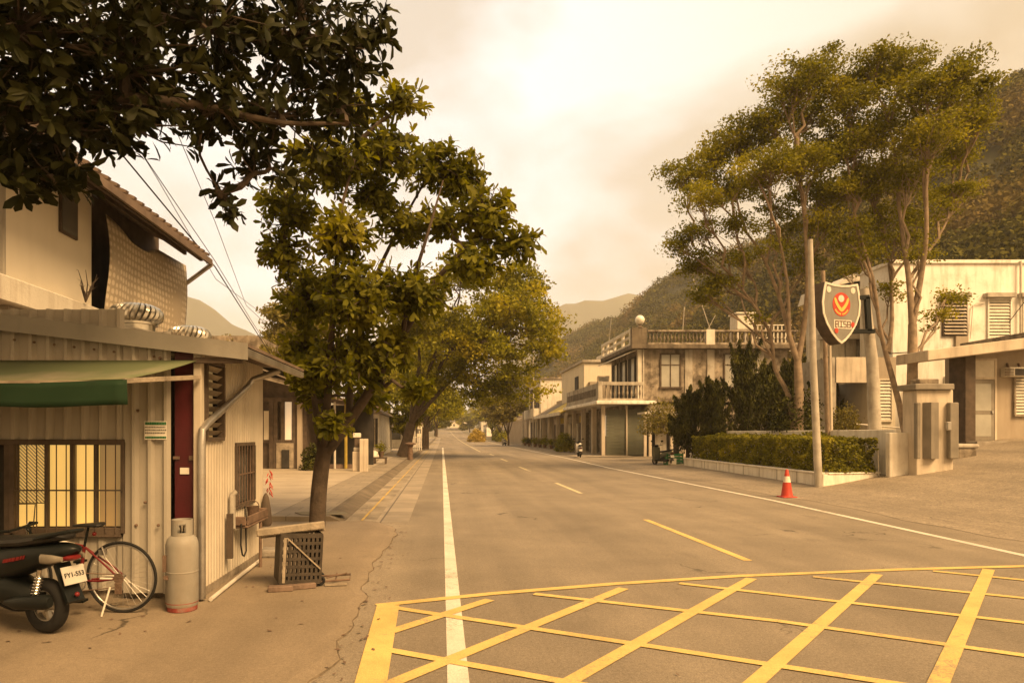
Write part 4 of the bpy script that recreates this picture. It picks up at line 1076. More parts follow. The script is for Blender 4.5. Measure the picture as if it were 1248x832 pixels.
# ---------------------------------------------------------------- left shop behind the plaza
LS = thing('shop_house', 'old low shop with dark timber front and sloping roof beyond the tiled plaza', 'shop', (-7.4, 29.5, .15))
yF = 29.5
MB().box(-14, -8.15, yF, 36, .14, 5.3).build('wall', M['tan'], LS)
MB().box(-8.1, -6.1, yF + .35, 36, .14, 4.2).build('front_wall', M['dark_wood'], LS)
fr = MB()
for px in (329, 334.5, 343.5, 357, 361.5): x = X_(px, yF); fr.box(x - .09, x + .09, yF + .16, yF + .34, .14, 3.1)
fr.box(-8.1, -6.15, yF + .17, yF + .33, 3.1, 3.3); fr.box(-8.1, -6.35, yF + .18, yF + .32, 1.28, 1.42)
fr.build('timber_frame', M['dark_wood'], LS)
MB().box(X_(345.5, yF), X_(356, yF), yF + .2, yF + .25, 1.42, 3.1).build('window', M['glow_pale'], LS)
MB().box(X_(320, yF), X_(327, yF), yF + .2, yF + .25, 1.42, 2.7).build('window', M['cream'], LS)
MB().box(X_(329.5, yF), X_(334, yF), yF + .24, yF + .26, .14, 3.1).build('door', M['wood'], LS)
MB().box(X_(336, yF), X_(357, yF), yF + .1, yF + .15, .16, 1.28).build('lower_panel', M['wood'], LS)
MB().box(X_(343, yF), X_(352, yF), yF + .03, yF + .09, .16, .98).build('hatch', M['dark'], LS)
MB().box(X_(361.5, yF), X_(367, yF), yF + .1, yF + .6, .14, 3.9).build('end_pier', M['tan'], LS)
rf = MB(); 
def roofs(b, x0, z0, x1, z1, y0, y1, th):
    b.add([(x0, y0, z0), (x1, y0, z1), (x1, y1, z1), (x0, y1, z0), (x0, y0, z0 + th), (x1, y0, z1 + th), (x1, y1, z1 + th), (x0, y1, z0 + th)],
          [(0,3,2,1),(4,5,6,7),(0,1,5,4),(1,2,6,5),(2,3,7,6),(3,0,4,7)])
roofs(rf, -9.4, 5.35, -6.0, 4.1, 27.6, 37, .16); rf.build('roof', M['roof_tin'], LS)
rf = MB(); roofs(rf, -8.6, 4.72, -5.9, 3.75, 27.3, 29.8, .06); rf.build('porch_roof', M['roof_brown'], LS)
MB().bar((-8.1, 27.5, 4.2), (-6.0, 27.5, 3.65), .08, .16).build('porch_beam', M['wood'], LS)
MB().box(-16, -8.7, 31.5, 40, 5.32, 6.3).build('upper_block', M['concrete'], LS)
# carport
CP = thing('carport', 'dark roofed carport behind the street tree with thin posts', 'carport', (-4.8, 30, .14))
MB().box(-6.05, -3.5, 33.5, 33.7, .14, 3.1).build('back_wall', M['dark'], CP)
rf = MB(); roofs(rf, -6.1, 3.35, -3.3, 3.0, 29, 36, .1); rf.build('roof', M['roof_tin'], CP)
MB().tube([(X_(408, 29.6), 29.6, .14), (X_(408, 29.6), 29.6, 3.1)], .05, 8).build('post', M['pvc'], CP)
MB().tube([(X_(421.5, 29.8), 29.8, .14), (X_(421.5, 29.8), 29.8, 3.1)], .07, 8).build('post', mat('yellow post paint', (.30, .22, .04), .6, .2, 6, .1), CP)['label'] = 'yellow post'
MB().box(-6.0, -3.6, 29.9, 30.1, .14, .32).build('sill', M['brick'], CP)
# stone posts and box
def obj1(name, mb, m, label, cat, loc, group=None, **kw):
    o = mb.build(name, m, None, **kw); tag(o, label, cat, group); recenter(o, loc); return o
for i, (px, lab) in enumerate(((441, 'left one of two square stone posts by the plaza edge'), (446.2, 'right one of two square stone posts by the plaza edge'))):
    x = X_(px, 27.7); obj1('stone_post', MB().box(x - .085, x + .085, 27.6, 27.78, .12, 1.48), M['pillar'], lab, 'post', (x, 27.7, .12), 'stone posts', bevel=.015)
x = X_(435, 28); lb_ = thing('letter_stand', 'rough masonry stand with white boxes stacked on it by the plaza', 'stand', (x, 28, .13))
MB().box(x - .17, x + .17, 27.85, 28.2, .13, .95).build('stand', M['pillar'], lb_, bevel=.02)
MB().box(x - .13, x + .15, 27.9, 28.15, .96, 1.12).build('lower_box', M['concrete_lt'], lb_, bevel=.02)
MB().box(x - .10, x + .14, 27.92, 28.12, 1.13, 1.5).build('dark_box', M['dark_wood'], lb_, bevel=.02)
MB().box(x - .16, x + .16, 27.88, 28.16, 1.52, 1.72).build('white_box', M['old_white'], lb_, bevel=.03)
# white cottage
WC = thing('cottage', 'white cottage with tiled eaves and dark window front on the left', 'house', (-5.2, 50, .15))
MB().box(-8.2, -4.45, 46.6, 58, .15, 3.1).build('wall', M['white_wall'], WC)
MB().box(-5.35, -4.55, 46.5, 46.58, .75, 2.75).build('window', M['dark'], WC)
for x in (-5.3, -5.0, -4.75): MB().box(x - .04, x + .04, 46.44, 46.49, .75, 2.75).build('post', M['wood'], WC)
MB().box(-8.2, -4.45, 46.45, 46.58, .15, .72).build('low_wall', M['old_white'], WC)
rf = MB(); rf.prism([(-8.8, 3.05), (-4.1, 3.05), (-4.3, 3.25), (-6.2, 4.2), (-8.6, 3.3)], 46.0, 58.4); rf.build('roof', M['roof_brown'], WC)
# low table with pot and bollard
TB = thing('low_table', 'small dark low table standing on the left pavement', 'table', (-3.2, 34.8, .12))
MB().box(-3.62, -2.92, 34.55, 35.05, .40, .47).build('top', M['dark_wood'], TB, bevel=.01)
for sx, sy in ((-3.56, 34.6), (-2.98, 34.6), (-3.56, 35.0), (-2.98, 35.0)): MB().box(sx - .04, sx + .04, sy - .04, sy + .04, .12, .40).build('leg', M['dark_wood'], TB)
PT = thing('plant_pot', 'dark pot with a leafy plant standing on the low table', 'potted plant', (-3.22, 34.8, .47))
MB().lathe([(.10, 0), (.17, .26), (.19, .3), (.16, .3), (.15, .26)], (-3.22, 34.8, .472), 16).build('pot', M['rust'], PT, smooth=True)
gn = np.random.default_rng(71); C = np.array([-3.22, 34.8, .95]) + gn.normal(size=(260, 3)) * [.13, .13, .14]; V, F = leaf_quads(C, .10); build_np('foliage', V, F, M['leaf_fig'], PT)
obj1('stone_bollard', MB().lathe([(.17, .12), (.16, .9), (.19, .92), (.19, 1.0), (.34, 1.03), (.34, 1.10), (.1, 1.16), (.001, 1.17)], (X_(500, 40.7), 40.7, 0), 14), M['rust'], 'dark stubby post with pale cap at the left kerb', 'bollard', (X_(500, 40.7), 40.7, .12), smooth=True)
obj1('white_stone', MB().sphere((X_(454, 36.5), 36.5, .45), .42, 12, 8, .8), M['old_white'], 'pale rounded boulder beside the low table', 'boulder', (X_(454, 36.5), 36.5, .12), smooth=True)
# far left houses
def gable(name, label, x0, x1, y0, y1, z0, h, rh, wallm, roofm, door_side=1, cat='house', windows=2, group=None, flat=False):
    t = thing(name, label, cat, ((x0 + x1) / 2, (y0 + y1) / 2, z0), group)
    MB().box(x0, x1, y0, y1, z0, z0 + h).build('wall', M[wallm], t)
    if flat: MB().box(x0 - .25, x1 + .25, y0 - .25, y1 + .25, z0 + h + .002, z0 + h + .3).build('roof', M[roofm], t)
    else: MB().prism([(x0 - .4, z0 + h), (x1 + .4, z0 + h), ((x0 + x1) / 2, z0 + h + rh)], y0 - .4, y1 + .4).build('roof', M[roofm], t)
    for i in range(windows):
        x = x0 + (x1 - x0) * (i + .5) / windows
        f = MB().box(x - .55, x + .55, y0 - .06, y0 - .004, z0 + .9, z0 + 2.2).build('window', M['dark_wood'], t)
        MB().box(x - .48, x + .48, y0 - .075, y0 - .062, z0 + .97, z0 + 2.13).build('pane', M['glass'], f)
    xs = x1 if door_side > 0 else x0
    for i in range(max(1, int((y1 - y0) / 4))):
        y = y0 + 2 + i * 4
        a, c = (xs + .004, xs + .06) if door_side > 0 else (xs - .06, xs - .004)
        MB().box(a, c, y - .7, y + .7, z0 + .05, z0 + 2.3).build('door', M['dark_wood'], t)
    return t
gable('house', 'small pale house with brown roof far down the left side', -9, -4, 74, 86, .15, 3.0, 1.2, 'old_white', 'roof_brown')
gable('house', 'second small tan house far down the left side', -10, -4.5, 104, 118, .2, 3.2, 1.2, 'tan', 'roof_tin')
# white railing near the dark far trunk
RL = thing('railing', 'white lattice railing beside the far left trunk', 'railing', (-2.8, 62, .15))
for i in range(9): 
    x = -3.6 + i * .2; MB().box(x - .035, x + .035, 62, 62.06, .15, 1.7 + .25 * (i % 2)).build('bar', M['old_white'], RL)
MB().box(-3.65, -1.95, 62.07, 62.1, 1.3, 1.4).box(-3.65, -1.95, 62.07, 62.1, .4, .5).build('rail', M['old_white'], RL)
RC = MB().box(-3.15, -2.65, 58, 58.3, .13, 1.15).box(-3.05, -2.72, 57.9, 57.99, .3, 1.0)
obj1('red_cabinet', RC, M['red_door'], 'dark red cabinet standing under the far left trees', 'cabinet', (-2.9, 58.1, .13), bevel=.03)
# cables
def cable(label, pts, r=.012, sag=.0):
    n = 24; out = []
    P_ = [Vector(p) for p in pts]
    for i in range(n + 1):
        t = i / n; k = t * (len(P_) - 1); a = min(int(k), len(P_) - 2); f = k - a
        p = P_[a].lerp(P_[a + 1], f); p.z -= sag * math.sin(math.pi * f); out.append(p)
    b = MB().tube(out, r, 6); o = b.build('power_cable', M['cable'], None, smooth=True); tag(o, label, 'cable', 'overhead cables'); recenter(o, out[0]); return o
cable('thick cable running past the tip of the rusty eave down to the left shop roof', [at(-60, -20, 8), at(150, 190, 11.5), at(262, 325, 15.5), at(300, 385, 21), (-7.0, 28.5, 4.52)], .015)
cable('thinner cable just above the thick one along the rusty eave', [at(-20, -60, 8), at(175, 190, 11), at(262, 318, 14.5), at(306, 390, 20), (-6.8, 28.2, 4.45)], .008)
cable('thin cable crossing between the leaves above the eave', [at(150, -40, 8), at(215, 160, 9.5), at(262, 270, 11.5), at(300, 372, 17), (-6.3, 33, 4.8)], .006)
cable('thinnest cable sagging from the eave tip to the olive-green tree', [at(20, -60, 9), at(190, 215, 12), at(263, 340, 16), at(330, 390, 34)], .007)
# ================================================================== RIGHT SIDE
def balusters(b, p, q, z0, z1, step=.32, r=.06):
    p = Vector(p); q = Vector(q); L = (q - p).length; n = max(2, int(L / step)); h = z1 - z0
    for i in range(n):
        c = p.lerp(q, (i + .5) / n)
        b.lathe([(r * .8, z0), (r * .55, z0 + h * .12), (r * 1.25, z0 + h * .38), (r * .6, z0 + h * .7), (r * .9, z1)], (c.x, c.y, 0), 6)
CH = thing('corner_house', 'stained two-storey concrete corner house with balustrades and green shutters', 'house', (15, 51, .1))
Zg = .06
# ground floor
MB().box(15.45, 26.5, 50.5, 62.8, Zg, 3.85).build('ground_wall', M['concrete'], CH)
MB().box(13.7, 15.4, 50.9, 62.8, Zg, 3.85).build('arcade_wall', M['concrete'], CH)
for i, (px0, px1) in enumerate(((739, 763.5), (764.5, 790))):
    b = MB(); x0, x1 = X_(px0, 50.2), X_(px1, 50.2)
    for k in range(14):
        z = Zg + .02 + k * .243; b.box(x0, x1, 50.2 + (k % 2) * .012, 50.3, z, z + .236)
    b.build('shutter', M['shutter'], CH)
for px, cw in ((735.5, .13), (764, .05), (791.5, .13)): x = X_(px, 50.1); MB().box(x - cw, x + cw, 50.08, 50.34, Zg, 3.84).build('column', M['pillar'], CH)
for y in (54.2, 58.3, 62.4): MB().box(12.05, 12.4, y - .17, y + .17, Zg, 3.84).build('column', M['pillar'], CH)
MB().box(13.62, 13.68, 51.6, 53.2, Zg, 2.6).build('door', M['dark_wood'], CH)
MB().box(13.60, 13.68, 55.2, 56.4, 1.5, 3.2).build('window', M['glow_pale'], CH)['label'] = 'bright window under the arcade'
MB().box(13.60, 13.68, 55.2, 56.4, Zg, 1.45).build('door', M['dark_wood'], CH)
MB().box(13.60, 13.68, 57.5, 58.1, Zg, 3.2).build('panel', M['wood'], CH)
MB().box(13.60, 13.68, 59.2, 61.6, Zg + .02, 2.7).build('door', M['curtain'], CH)
MB().box(13.60, 13.68, 53.5, 54.7, .9, 2.9).build('window', M['cream'], CH)
MB().box(11.3, 15.75, 49.3, 63, 3.86, 4.12).build('canopy', M['white_wall'], CH, bevel=.03)
MB().box(11.55, 15.0, 49.9, 62.9, 4.123, 4.32).build('balcony_base', M['concrete_lt'], CH)
b = MB(); balusters(b, (11.75, 50.1, 0), (14.9, 50.1, 0), 4.32, 5.3, .3, .075); b.build('balustrade', M['concrete'], CH)
MB().box(11.6, 15.0, 49.98, 50.24, 5.302, 5.55).box(11.58, 11.9, 49.95, 50.27, 4.321, 5.6).build('balcony_rail', M['concrete_lt'], CH, bevel=.015)
MB().box(11.62, 11.85, 50.3, 62.9, 4.322, 5.50).build('balcony_parapet', M['concrete_lt'], CH)
MB().box(11.600, 11.618, 50.9, 62.4, 4.55, 5.1).build('parapet_inset', M['concrete_dk'], CH)
# upper floor
MB().box(15.1, 26.5, 51.5, 60, 4.125, 8.15).build('upper_wall', M['concrete'], CH)
def casement(t, x0, x1, z0, z1, y, panes='curtain', cross=True):
    f = MB(); f.box(x0 - .12, x0, y - .08, y - .004, z0 - .12, z1 + .12); f.box(x1, x1 + .12, y - .08, y - .004, z0 - .12, z1 + .12)
    f.box(x0, x1, y - .08, y - .004, z1, z1 + .12); f.box(x0 - .2, x1 + .2, y - .16, y - .005, z0 - .24, z0 - .122)
    xm = (x0 + x1) / 2; f.box(xm - .035, xm + .035, y - .07, y - .03, z0 - .12, z1)
    if cross: zm = z1 - (z1 - z0) * .33; f.box(x0, xm - .036, y - .07, y - .03, zm - .03, zm + .03); f.box(xm + .036, x1, y - .07, y - .03, zm - .03, zm + .03)
    w = f.build('window', M['dark_wood'], t)
    MB().box(x0, x1, y - .028, y - .015, z0 - .12, z1).build('pane', M[panes], w); return w
casement(CH, 16.8, 18.2, 5.4, 7.75, 51.5); casement(CH, 21.7, 23.3, 5.4, 7.75, 51.5)
for x in (18.9, 20.6, 24.4): MB().box(x - .28, x + .28, 51.42, 51.497, 4.13, 8.14).build('pilaster', M['concrete_lt'], CH)
MB().box(14.95, 15.25, 51.3, 51.62, 4.13, 8.14).build('corner_column', M['old_white'], CH)
for y0, y1 in ((52.3, 54.3), (54.9, 56.9), (57.5, 59.3)):
    f = MB(); f.box(15.0, 15.096, y0, y1, 4.5, 7.7); w_ = f.build('window', M['dark'], CH)
    MB().box(14.97, 14.998, y0 + .15, y0 + (y1 - y0) * .45, 4.6, 7.6).build('pane', M['curtain'], w_)
    MB().box(14.96, 14.998, y1 - .12, y1 + .1, 4.5, 7.7).build('frame', M['concrete_lt'], w_)
MB().box(14.3, 27, 50.75, 60.7, 8.152, 8.45).build('roof_slab', M['concrete_dk'], CH, bevel=.02)
MB().add([(14.0, 51.3, 7.72), (14.0, 60.3, 7.72), (15.0, 60.3, 8.14), (15.0, 51.3, 8.14), (14.0, 51.3, 7.82), (14.0, 60.3, 7.82), (14.9, 60.3, 8.15), (14.9, 51.3, 8.15)], [(0,1,2,3),(7,6,5,4),(0,4,5,1),(1,5,6,2),(2,6,7,3),(3,7,4,0)]).build('side_awning', M['old_white'], CH)
b = MB(); balusters(b, (15.6, 50.95, 0), (26.9, 50.95, 0), 8.6, 9.42, .27, .08); b.build('balustrade', M['concrete_dk'], CH)
MB().box(15.55, 27, 50.83, 51.07, 8.452, 8.6).box(15.55, 27, 50.8, 51.1, 9.42, 9.56).build('parapet_rail', M['concrete'], CH, bevel=.015)
MB().box(20.0, 20.65, 50.78, 51.12, 8.455, 9.6).build('parapet_block', M['old_white'], CH)
MB().box(14.35, 15.5, 50.8, 51.15, 8.453, 9.72).build('parapet_corner', M['concrete_dk'], CH)
b = MB(); b.box(14.34, 14.5, 51.2, 60.6, 8.454, 8.62); b.box(14.34, 14.5, 51.2, 60.6, 9.5, 9.72); b.box(14.34, 14.5, 51.2, 60.6, 9.0, 9.16)
for y in (51.2, 53.4, 56.0, 58.4, 60.2): b.box(14.335, 14.505, y, y + .4, 8.453, 9.73)
b.build('side_parapet', M['old_white'], CH)
MB().tube([(15.35, 51.25, 8.4), (15.35, 51.25, .1)], .06, 8).build('drainpipe', M['pvc'], CH)
# globe lamp on the corner
GL = thing('globe_lamp', 'white globe lamp on the rooftop corner of the concrete house', 'lamp', (15.0, 50.97, 9.72))
MB().lathe([(.22, 0), (.22, .1), (.12, .14), (.12, .24), (.2, .27), (.2, .3)], (15.0, 50.97, 9.722), 14).build('stem', M['concrete'], GL, smooth=True)
MB().sphere((15.0, 50.97, 10.34), .36, 20, 14).build('globe', M['globe'], GL, smooth=True)
# rooftop tank, hut and rail
WT = thing('water_tank', 'pale square water tank on the roof of the concrete house', 'water tank', (24.6, 55, 8.46))
MB().box(23.9, 25.3, 54.4, 55.8, 10.1, 11.4).build('tank', M['old_white'], WT, bevel=.1, seg=2)
MB().box(23.8, 25.4, 54.3, 55.9, 11.401, 11.55).build('lid', M['old_white'], WT, bevel=.03)
b = MB()
for x, y in ((24, 54.5), (25.2, 54.5), (24, 55.7), (25.2, 55.7)): b.box(x - .07, x + .07, y - .07, y + .07, 8.46, 10.1)
b.build('stand', M['pvc'], WT)
RR = thing('roof_railing', 'white rooftop railing right of the square water tank', 'railing', (27, 55, 8.46))
b = MB()
for i in range(9): b.box(25.8 + i * .33, 25.88 + i * .33, 54.9, 54.98, 8.46, 10.6)
b.build('post', M['old_white'], RR); b = MB()
for z in (10.55, 10.0, 9.5): b.box(25.7, 28.6, 54.86, 54.895, z, z + .08)
b.build('rail', M['old_white'], RR)
def antenna(label, p, q, r=.035):
    o = MB().tube([p, q], r, 6).build('antenna_pole', M['pole'], None); tag(o, label, 'pole'); recenter(o, p)
antenna('short antenna pole standing on the roof right of the globe lamp', (18.9, 53, 8.46), at(834, 374, 53))
antenna('thin pole rising behind the slotted parapet of the concrete house', (14.75, 60, 8.46), at(745, 388, 59))
antenna('long leaning pole propped above the rooftop left of the water tank', (22.1, 54, 8.46), at(845, 340, 54))
antenna('short brace pole crossing the foot of the leaning rooftop pole', (20.6, 54.4, 8.46), at(872, 384, 54))
# lean-to beside it
LT = thing('lean_to', 'low lean-to shelter with pale flat roof beside the green shutters', 'shed', (15.5, 47.5, .15))
b = MB(); roofs(b, 14.05, 3.05, 15.35, 3.20, 46.6, 48.4, .14); b.build('roof', M['old_white'], LT)
b = MB(); roofs(b, 15.37, 3.10, 17.1, 2.85, 46.4, 48.4, .14); b.build('roof', M['old_white'], LT)
for x in (14.15, 14.5, 16.0, 16.9): MB().box(x - .09, x + .09, 46.75, 46.93, .1, 2.95).build('post', M['pillar'], LT)
MB().box(15.25, 16.05, 48.05, 48.13, .1, 2.2).build('door', M['old_white'], LT)
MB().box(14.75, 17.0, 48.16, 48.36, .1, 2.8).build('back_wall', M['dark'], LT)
MB().box(16.1, 16.8, 47.4, 47.5, 1.6, 2.6).build('lattice', M['louvre_dk'], LT)
MB().prism([(17.02, .1), (19.0, .1), (19.0, 1.2), (18.2, 1.5), (17.4, 2.4), (17.02, 2.95)], 47.0, 47.25).build('curved_wall', M['pillar'], LT)
# cream house behind
CR = thing('cream_house', 'plain cream block house behind the corner house balcony', 'house', (17, 70, .1))
MB().box(13.5, 24, 64, 76, .06, 8.5).build('wall', M['cream'], CR)
MB().box(13.3, 24.2, 63.8, 76.2, 8.502, 8.75).build('roof', M['concrete_lt'], CR)
MB().box(16.5, 20, 66, 72, 8.752, 9.9).build('roof_hut', M['old_white'], CR)
f = MB().box(13.42, 13.495, 66.6, 68.2, 6.0, 7.4).build('window', M['dark'], CR)
f = MB().box(14.8, 15.9, 63.92, 63.995, 6.2, 7.2).build('window', M['concrete'], CR); MB().box(14.9, 15.8, 63.9, 63.918, 6.3, 7.1).build('pane', M['glass'], f)
# arcaded shops
def shop(label, y0, y1, roofm, up, seedv):
    t = thing('arcade_shop', label, 'shop', (12.8, (y0 + y1) / 2, .1), 'arcaded shops on the right')
    MB().box(13.4, 18, y0, y1, .06, 3.7).build('wall', M['wood' if seedv % 2 else 'tan'], t)
    b = MB(); roofs(b, 11.1, 3.55, 13.8, 5.1, y0, y1 - .02, .14); b.build('awning_roof', M[roofm], t)
    MB().box(10.95, 11.09, y0, y1 - .02, 3.42, 3.75).build('fascia', M['old_white'], t)
    for y in (y0 + .3, (y0 + y1) / 2, y1 - .3): MB().box(11.5, 11.8, y - .15, y + .15, .06, 3.7).build('column', M['pillar'], t)
    g = random.Random(seedv); y = y0 + .8
    while y < y1 - 1.5:
        wd_ = g.uniform(1.1, 1.9)
        MB().box(13.3, 13.396, y, y + wd_, .08, 2.7).build('door', M[g.choice(['dark_wood', 'glass', 'shutter', 'old_white', 'curtain', 'cream'])], t)
        if g.random() < .7: MB().box(13.28, 13.396, y + .1, y + wd_ - .1, 2.8, 3.4).build('sign_board', M[g.choice(['old_white', 'yellow_roof', 'cream'])], t)
        y += wd_ + g.uniform(.4, .8)
    if up:
        MB().box(13.9, 19, y0 + .05, y1 - .05, 3.75, up).build('upper_wall', M['tan'], t)
        MB().box(13.8, 13.896, y0 + 1.2, y0 + 3.2, 4.9, 6.2).build('window', M['dark'], t)
    return t
shop('arcaded shop with yellow sloping awning roof right of the round bush', 63.2, 73, 'yellow_roof', 6.6, 1)
shop('arcaded shop with brown awning roof, second from the corner house', 73.1, 82, 'roof_brown', 5.6, 2)
HC = thing('town_house', 'narrow two-storey house with dark upper window far along the right side', 'house', (14, 87, .1))
MB().box(12.0, 18, 82.2, 93, .06, 8.4).build('wall', M['old_white'], HC)
MB().box(11.9, 11.99, 83.4, 91.5, 4.9, 7.6).build('window', M['dark_wood'], HC)
MB().box(11.2, 11.99, 82.4, 92.8, 3.6, 4.8).build('balcony', M['old_white'], HC)
MB().box(11.93, 11.99, 83.2, 86, .08, 3.2).build('door', M['shutter'], HC); MB().box(11.93, 11.99, 87.5, 91, .08, 3.2).build('door', M['dark_wood'], HC)
MB().box(11.8, 18.1, 82.0, 93.1, 8.402, 8.6).build('roof', M['concrete'], HC)
o = MB().box(11.9, 12.2, 95, 124, .0, 3.5).box(11.85, 12.25, 95, 124, 3.502, 3.7).build('street_wall', M['tan'], None); tag(o, 'long pale boundary wall far along the right side', 'wall'); recenter(o, (12, 110, 0))
def upole(label, px, Y, top, r=.11):
    b = at(px, 528, Y); b.z = gz(b.x, Y); tp_ = at(px, top, Y)
    t = thing('utility_pole', label, 'utility pole', b)
    MB().tube([b, tp_], [r, r * .7], 10).build('pole', M['pole'], t, smooth=True)
    MB().box(tp_.x - .6, tp_.x + .6, tp_.y - .05, tp_.y + .05, tp_.z - .5, tp_.z - .4).build('crossarm', M['rust'], t); return t
upole('utility pole in front of the narrow two-storey house', 650, 81, 425)
upole('utility pole beside the far pale boundary wall', 637.5, 94, 425)
gable('house', 'far house with grey gable roof at the end of the road', 4, 14, 395, 410, 5, 4, 6.5, 'cream', 'galv')
gable('house', 'far low white house past the long boundary wall', 13, 22, 135, 150, .2, 3.6, 1.5, 'old_white', 'roof_brown', -1)
gable('house', 'far tan house with flat roof on the right bend', 14, 24, 165, 185, .4, 5.4, 1.5, 'tan', 'concrete', -1, flat=True)
gable('house', 'far small pale house beyond the flat-roofed tan one', 14, 22, 215, 232, .8, 3.6, 1.6, 'white_wall', 'roof_tin', -1)
gable('house', 'far white house near the top of the road', 16, 28, 280, 300, 2, 5, 2, 'old_white', 'roof_brown', -1)
gable('house', 'far brown-roofed house left of the road end', -16, -6, 300, 320, 2.5, 4.5, 3, 'tan', 'roof_brown')
gable('house', 'far pale house on the left past the brownish tree', -12, -5, 190, 205, .8, 3.6, 1.6, 'cream', 'roof_tin')
shrub('shrub', 'bushy greenery at the far right kerb past the boundary wall', (11.5, 128, .1), 1.6, 1800, .35, 'leaf_fig', 81, flat=.6)
shrub('shrub', 'far dense bush just right of the golden-yellow bush', (13, 150, .2), 2.2, 1800, .4, 'leaf_hedge', 82, flat=.7)
shrub('shrub', 'far roadside bush left of the golden-yellow bush', (9.2, 180, .4), 1.8, 1500, .4, 'leaf_fig', 83, flat=.6)
# ---------------------------------------------------------------- white wall, planter, gate pillar
PW = thing('planter', 'long low white-painted planter wall under the hedge', 'planter', (12, 27, 0))
b = MB(); p0, p1_ = Vector((11.68, 20.6, 0)), Vector((12.05, 33.2, 0))
b.bar((11.68, 20.6, .15), (12.05, 33.2, .15), .16, .6)
b.bar((11.605, 20.52, .15), (13.62, 20.95, .15), .16, .6)
b.build('wall', M['planter_wall'], PW, bevel=.012)
MB().bar((11.67, 20.6, .475), (12.04, 33.2, .475), .22, .05).bar((11.78, 20.56, .475), (13.62, 20.95, .475), .22, .046).build('cap', M['planter_wall'], PW, bevel=.01)
jb = MB()
for i in range(1, 9):
    y = 20.6 + 1.4 * i; x = 11.68 + .37 * (y - 20.6) / 12.6; jb.box(x - .088, x - .078, y - .012, y + .012, 0, .45)
jb.build('joint', M['pillar_dk'], PW)
MB().add([(11.8, 20.7, .40), (13.7, 21.0, .40), (13.9, 33.1, .40), (12.1, 33.1, .40)], [(0, 1, 2, 3)]).build('soil', M['ground'], PW)
o = MB().box(13.60, 14.27, 20.36, 20.56, .1, 1.73).bar((14.0, 20.57, .90), (13.85, 31, .90), .2, 1.84).bar((13.85, 31.0, .90), (15.0, 41, .90), .2, 1.84).build('garden_wall', M['planter_wall'], None, bevel=.02)
tag(o, 'white rendered garden wall behind the hedge, joining the gate pillar', 'wall'); recenter(o, (13.9, 26, 0))
GP = thing('gate_pillar', 'big rendered gate pillar with vertical ribs and capstone', 'gate pillar', (14.6, 20.6, .4))
px0, px1, yp = X_(1117, 20), X_(1162, 20), 20.0
MB().box(px0, px1, yp, yp + .62, .2, 3.0).build('shaft', M['pillar'], GP, bevel=.02)
MB().box(px0 - .12, px1 - .05, yp - .12, yp + .72, 3.002, 3.18).build('cap', M['pillar_dk'], GP, bevel=.02)
MB().box(px0 + .15, px1 - .35, yp + .1, yp + .5, 3.182, 3.34).build('cap_block', M['concrete'], GP, bevel=.02)
b = MB()
xm = X_(1134, 20); b.prism([(xm - .24, yp - .005), (xm + .16, yp - .005), (xm + .10, yp - .20), (xm - .12, yp - .20)], .95, 2.62, 'xy')
b.build('rib', M['pillar_dk'], GP)
for xa_, xb_ in ((X_(1113, 20), X_(1118, 20)), (X_(1153, 20), X_(1164, 20))):
    MB().box(xa_, xb_, yp - .16, yp - .004, .95, 2.62).build('rib', M['pillar_dk'], GP, bevel=.02)
eb = thing('electric_box', 'small grey electric box fixed on the gate pillar', 'electric box', (X_(1155, 19.8), 19.8, 1.9))
MB().box(X_(1152, 19.8), X_(1158, 19.8), 19.74, 19.835, Z_(524, 19.8), Z_(514, 19.8)).build('box', M['galv'], eb, bevel=.01)
MB().tube([(X_(1153, 19.8), 19.73, Z_(515, 19.8)), (X_(1152, 19.8), 19.70, Z_(519, 19.8)), (X_(1153, 19.8), 19.73, Z_(523, 19.8))], .008, 6).build('wire', M['cable'], eb)
cp = thing('stone_trough', 'low round-edged concrete trough beside the gate pillar', 'trough', (17.3, 22.2, .9))
MB().box(X_(1165, 22), X_(1188, 22), 21.9, 22.7, .75, 1.22).build('body', M['concrete'], cp, bevel=.05, seg=2)
MB().box(X_(1164, 22) - .03, X_(1190, 22), 21.85, 22.75, 1.222, 1.36).build('rim', M['concrete_lt'], cp, bevel=.05, seg=2)
# ---------------------------------------------------------------- right buildings
def louvre(t, x0, x1, z0, z1, y, m, n, frame=None, depth=.07, hood=True):
    f = MB(); f.box(x0 - .06, x0, y - .09, y - .003, z0, z1); f.box(x1, x1 + .06, y - .09, y - .003, z0, z1); f.box(x0 - .06, x1 + .06, y - .09, y - .003, z1, z1 + .06); f.box(x0 - .06, x1 + .06, y - .1, y - .003, z0 - .07, z0)
    w = f.build('louvre_window', M[frame or m], t)
    s = MB()
    for i in range(n):
        z = z0 + (z1 - z0) * (i + .5) / n; h = (z1 - z0) / n * .42
        s.add([(x0, y - depth, z - h), (x1, y - depth, z - h), (x1, y - .015, z + h), (x0, y - .015, z + h)], [(0, 1, 2, 3)])
    s.build('slat', M[m], w, fix=False)
    MB().box(x0, x1, y - .012, y - .004, z0, z1).build('backing', M['dark'], w)
    return w
WB = thing('white_building', 'white two-storey building with louvre windows on the right', 'building', (28, 36, 1.3))
yB = 33.0
MB().box(X_(1088, yB), 37, yB, yB + 2.6, .8, Z_(321, yB)).build('wall', M['white_wall'], WB)
MB().box(X_(1088, yB) - .1, 37.1, yB - .1, yB + 2.7, Z_(321, yB) + .002, Z_(321, yB) + .16).build('roof_edge', M['white_wall'], WB)
louvre(WB, X_(1149, yB), X_(1176, yB), Z_(408, yB), Z_(362, yB), yB, 'louvre_dk', 11, 'dark_wood', .16)
louvre(WB, X_(1204, yB), X_(1230, yB), Z_(412, yB), Z_(365, yB), yB, 'louvre', 12, 'white_wall')
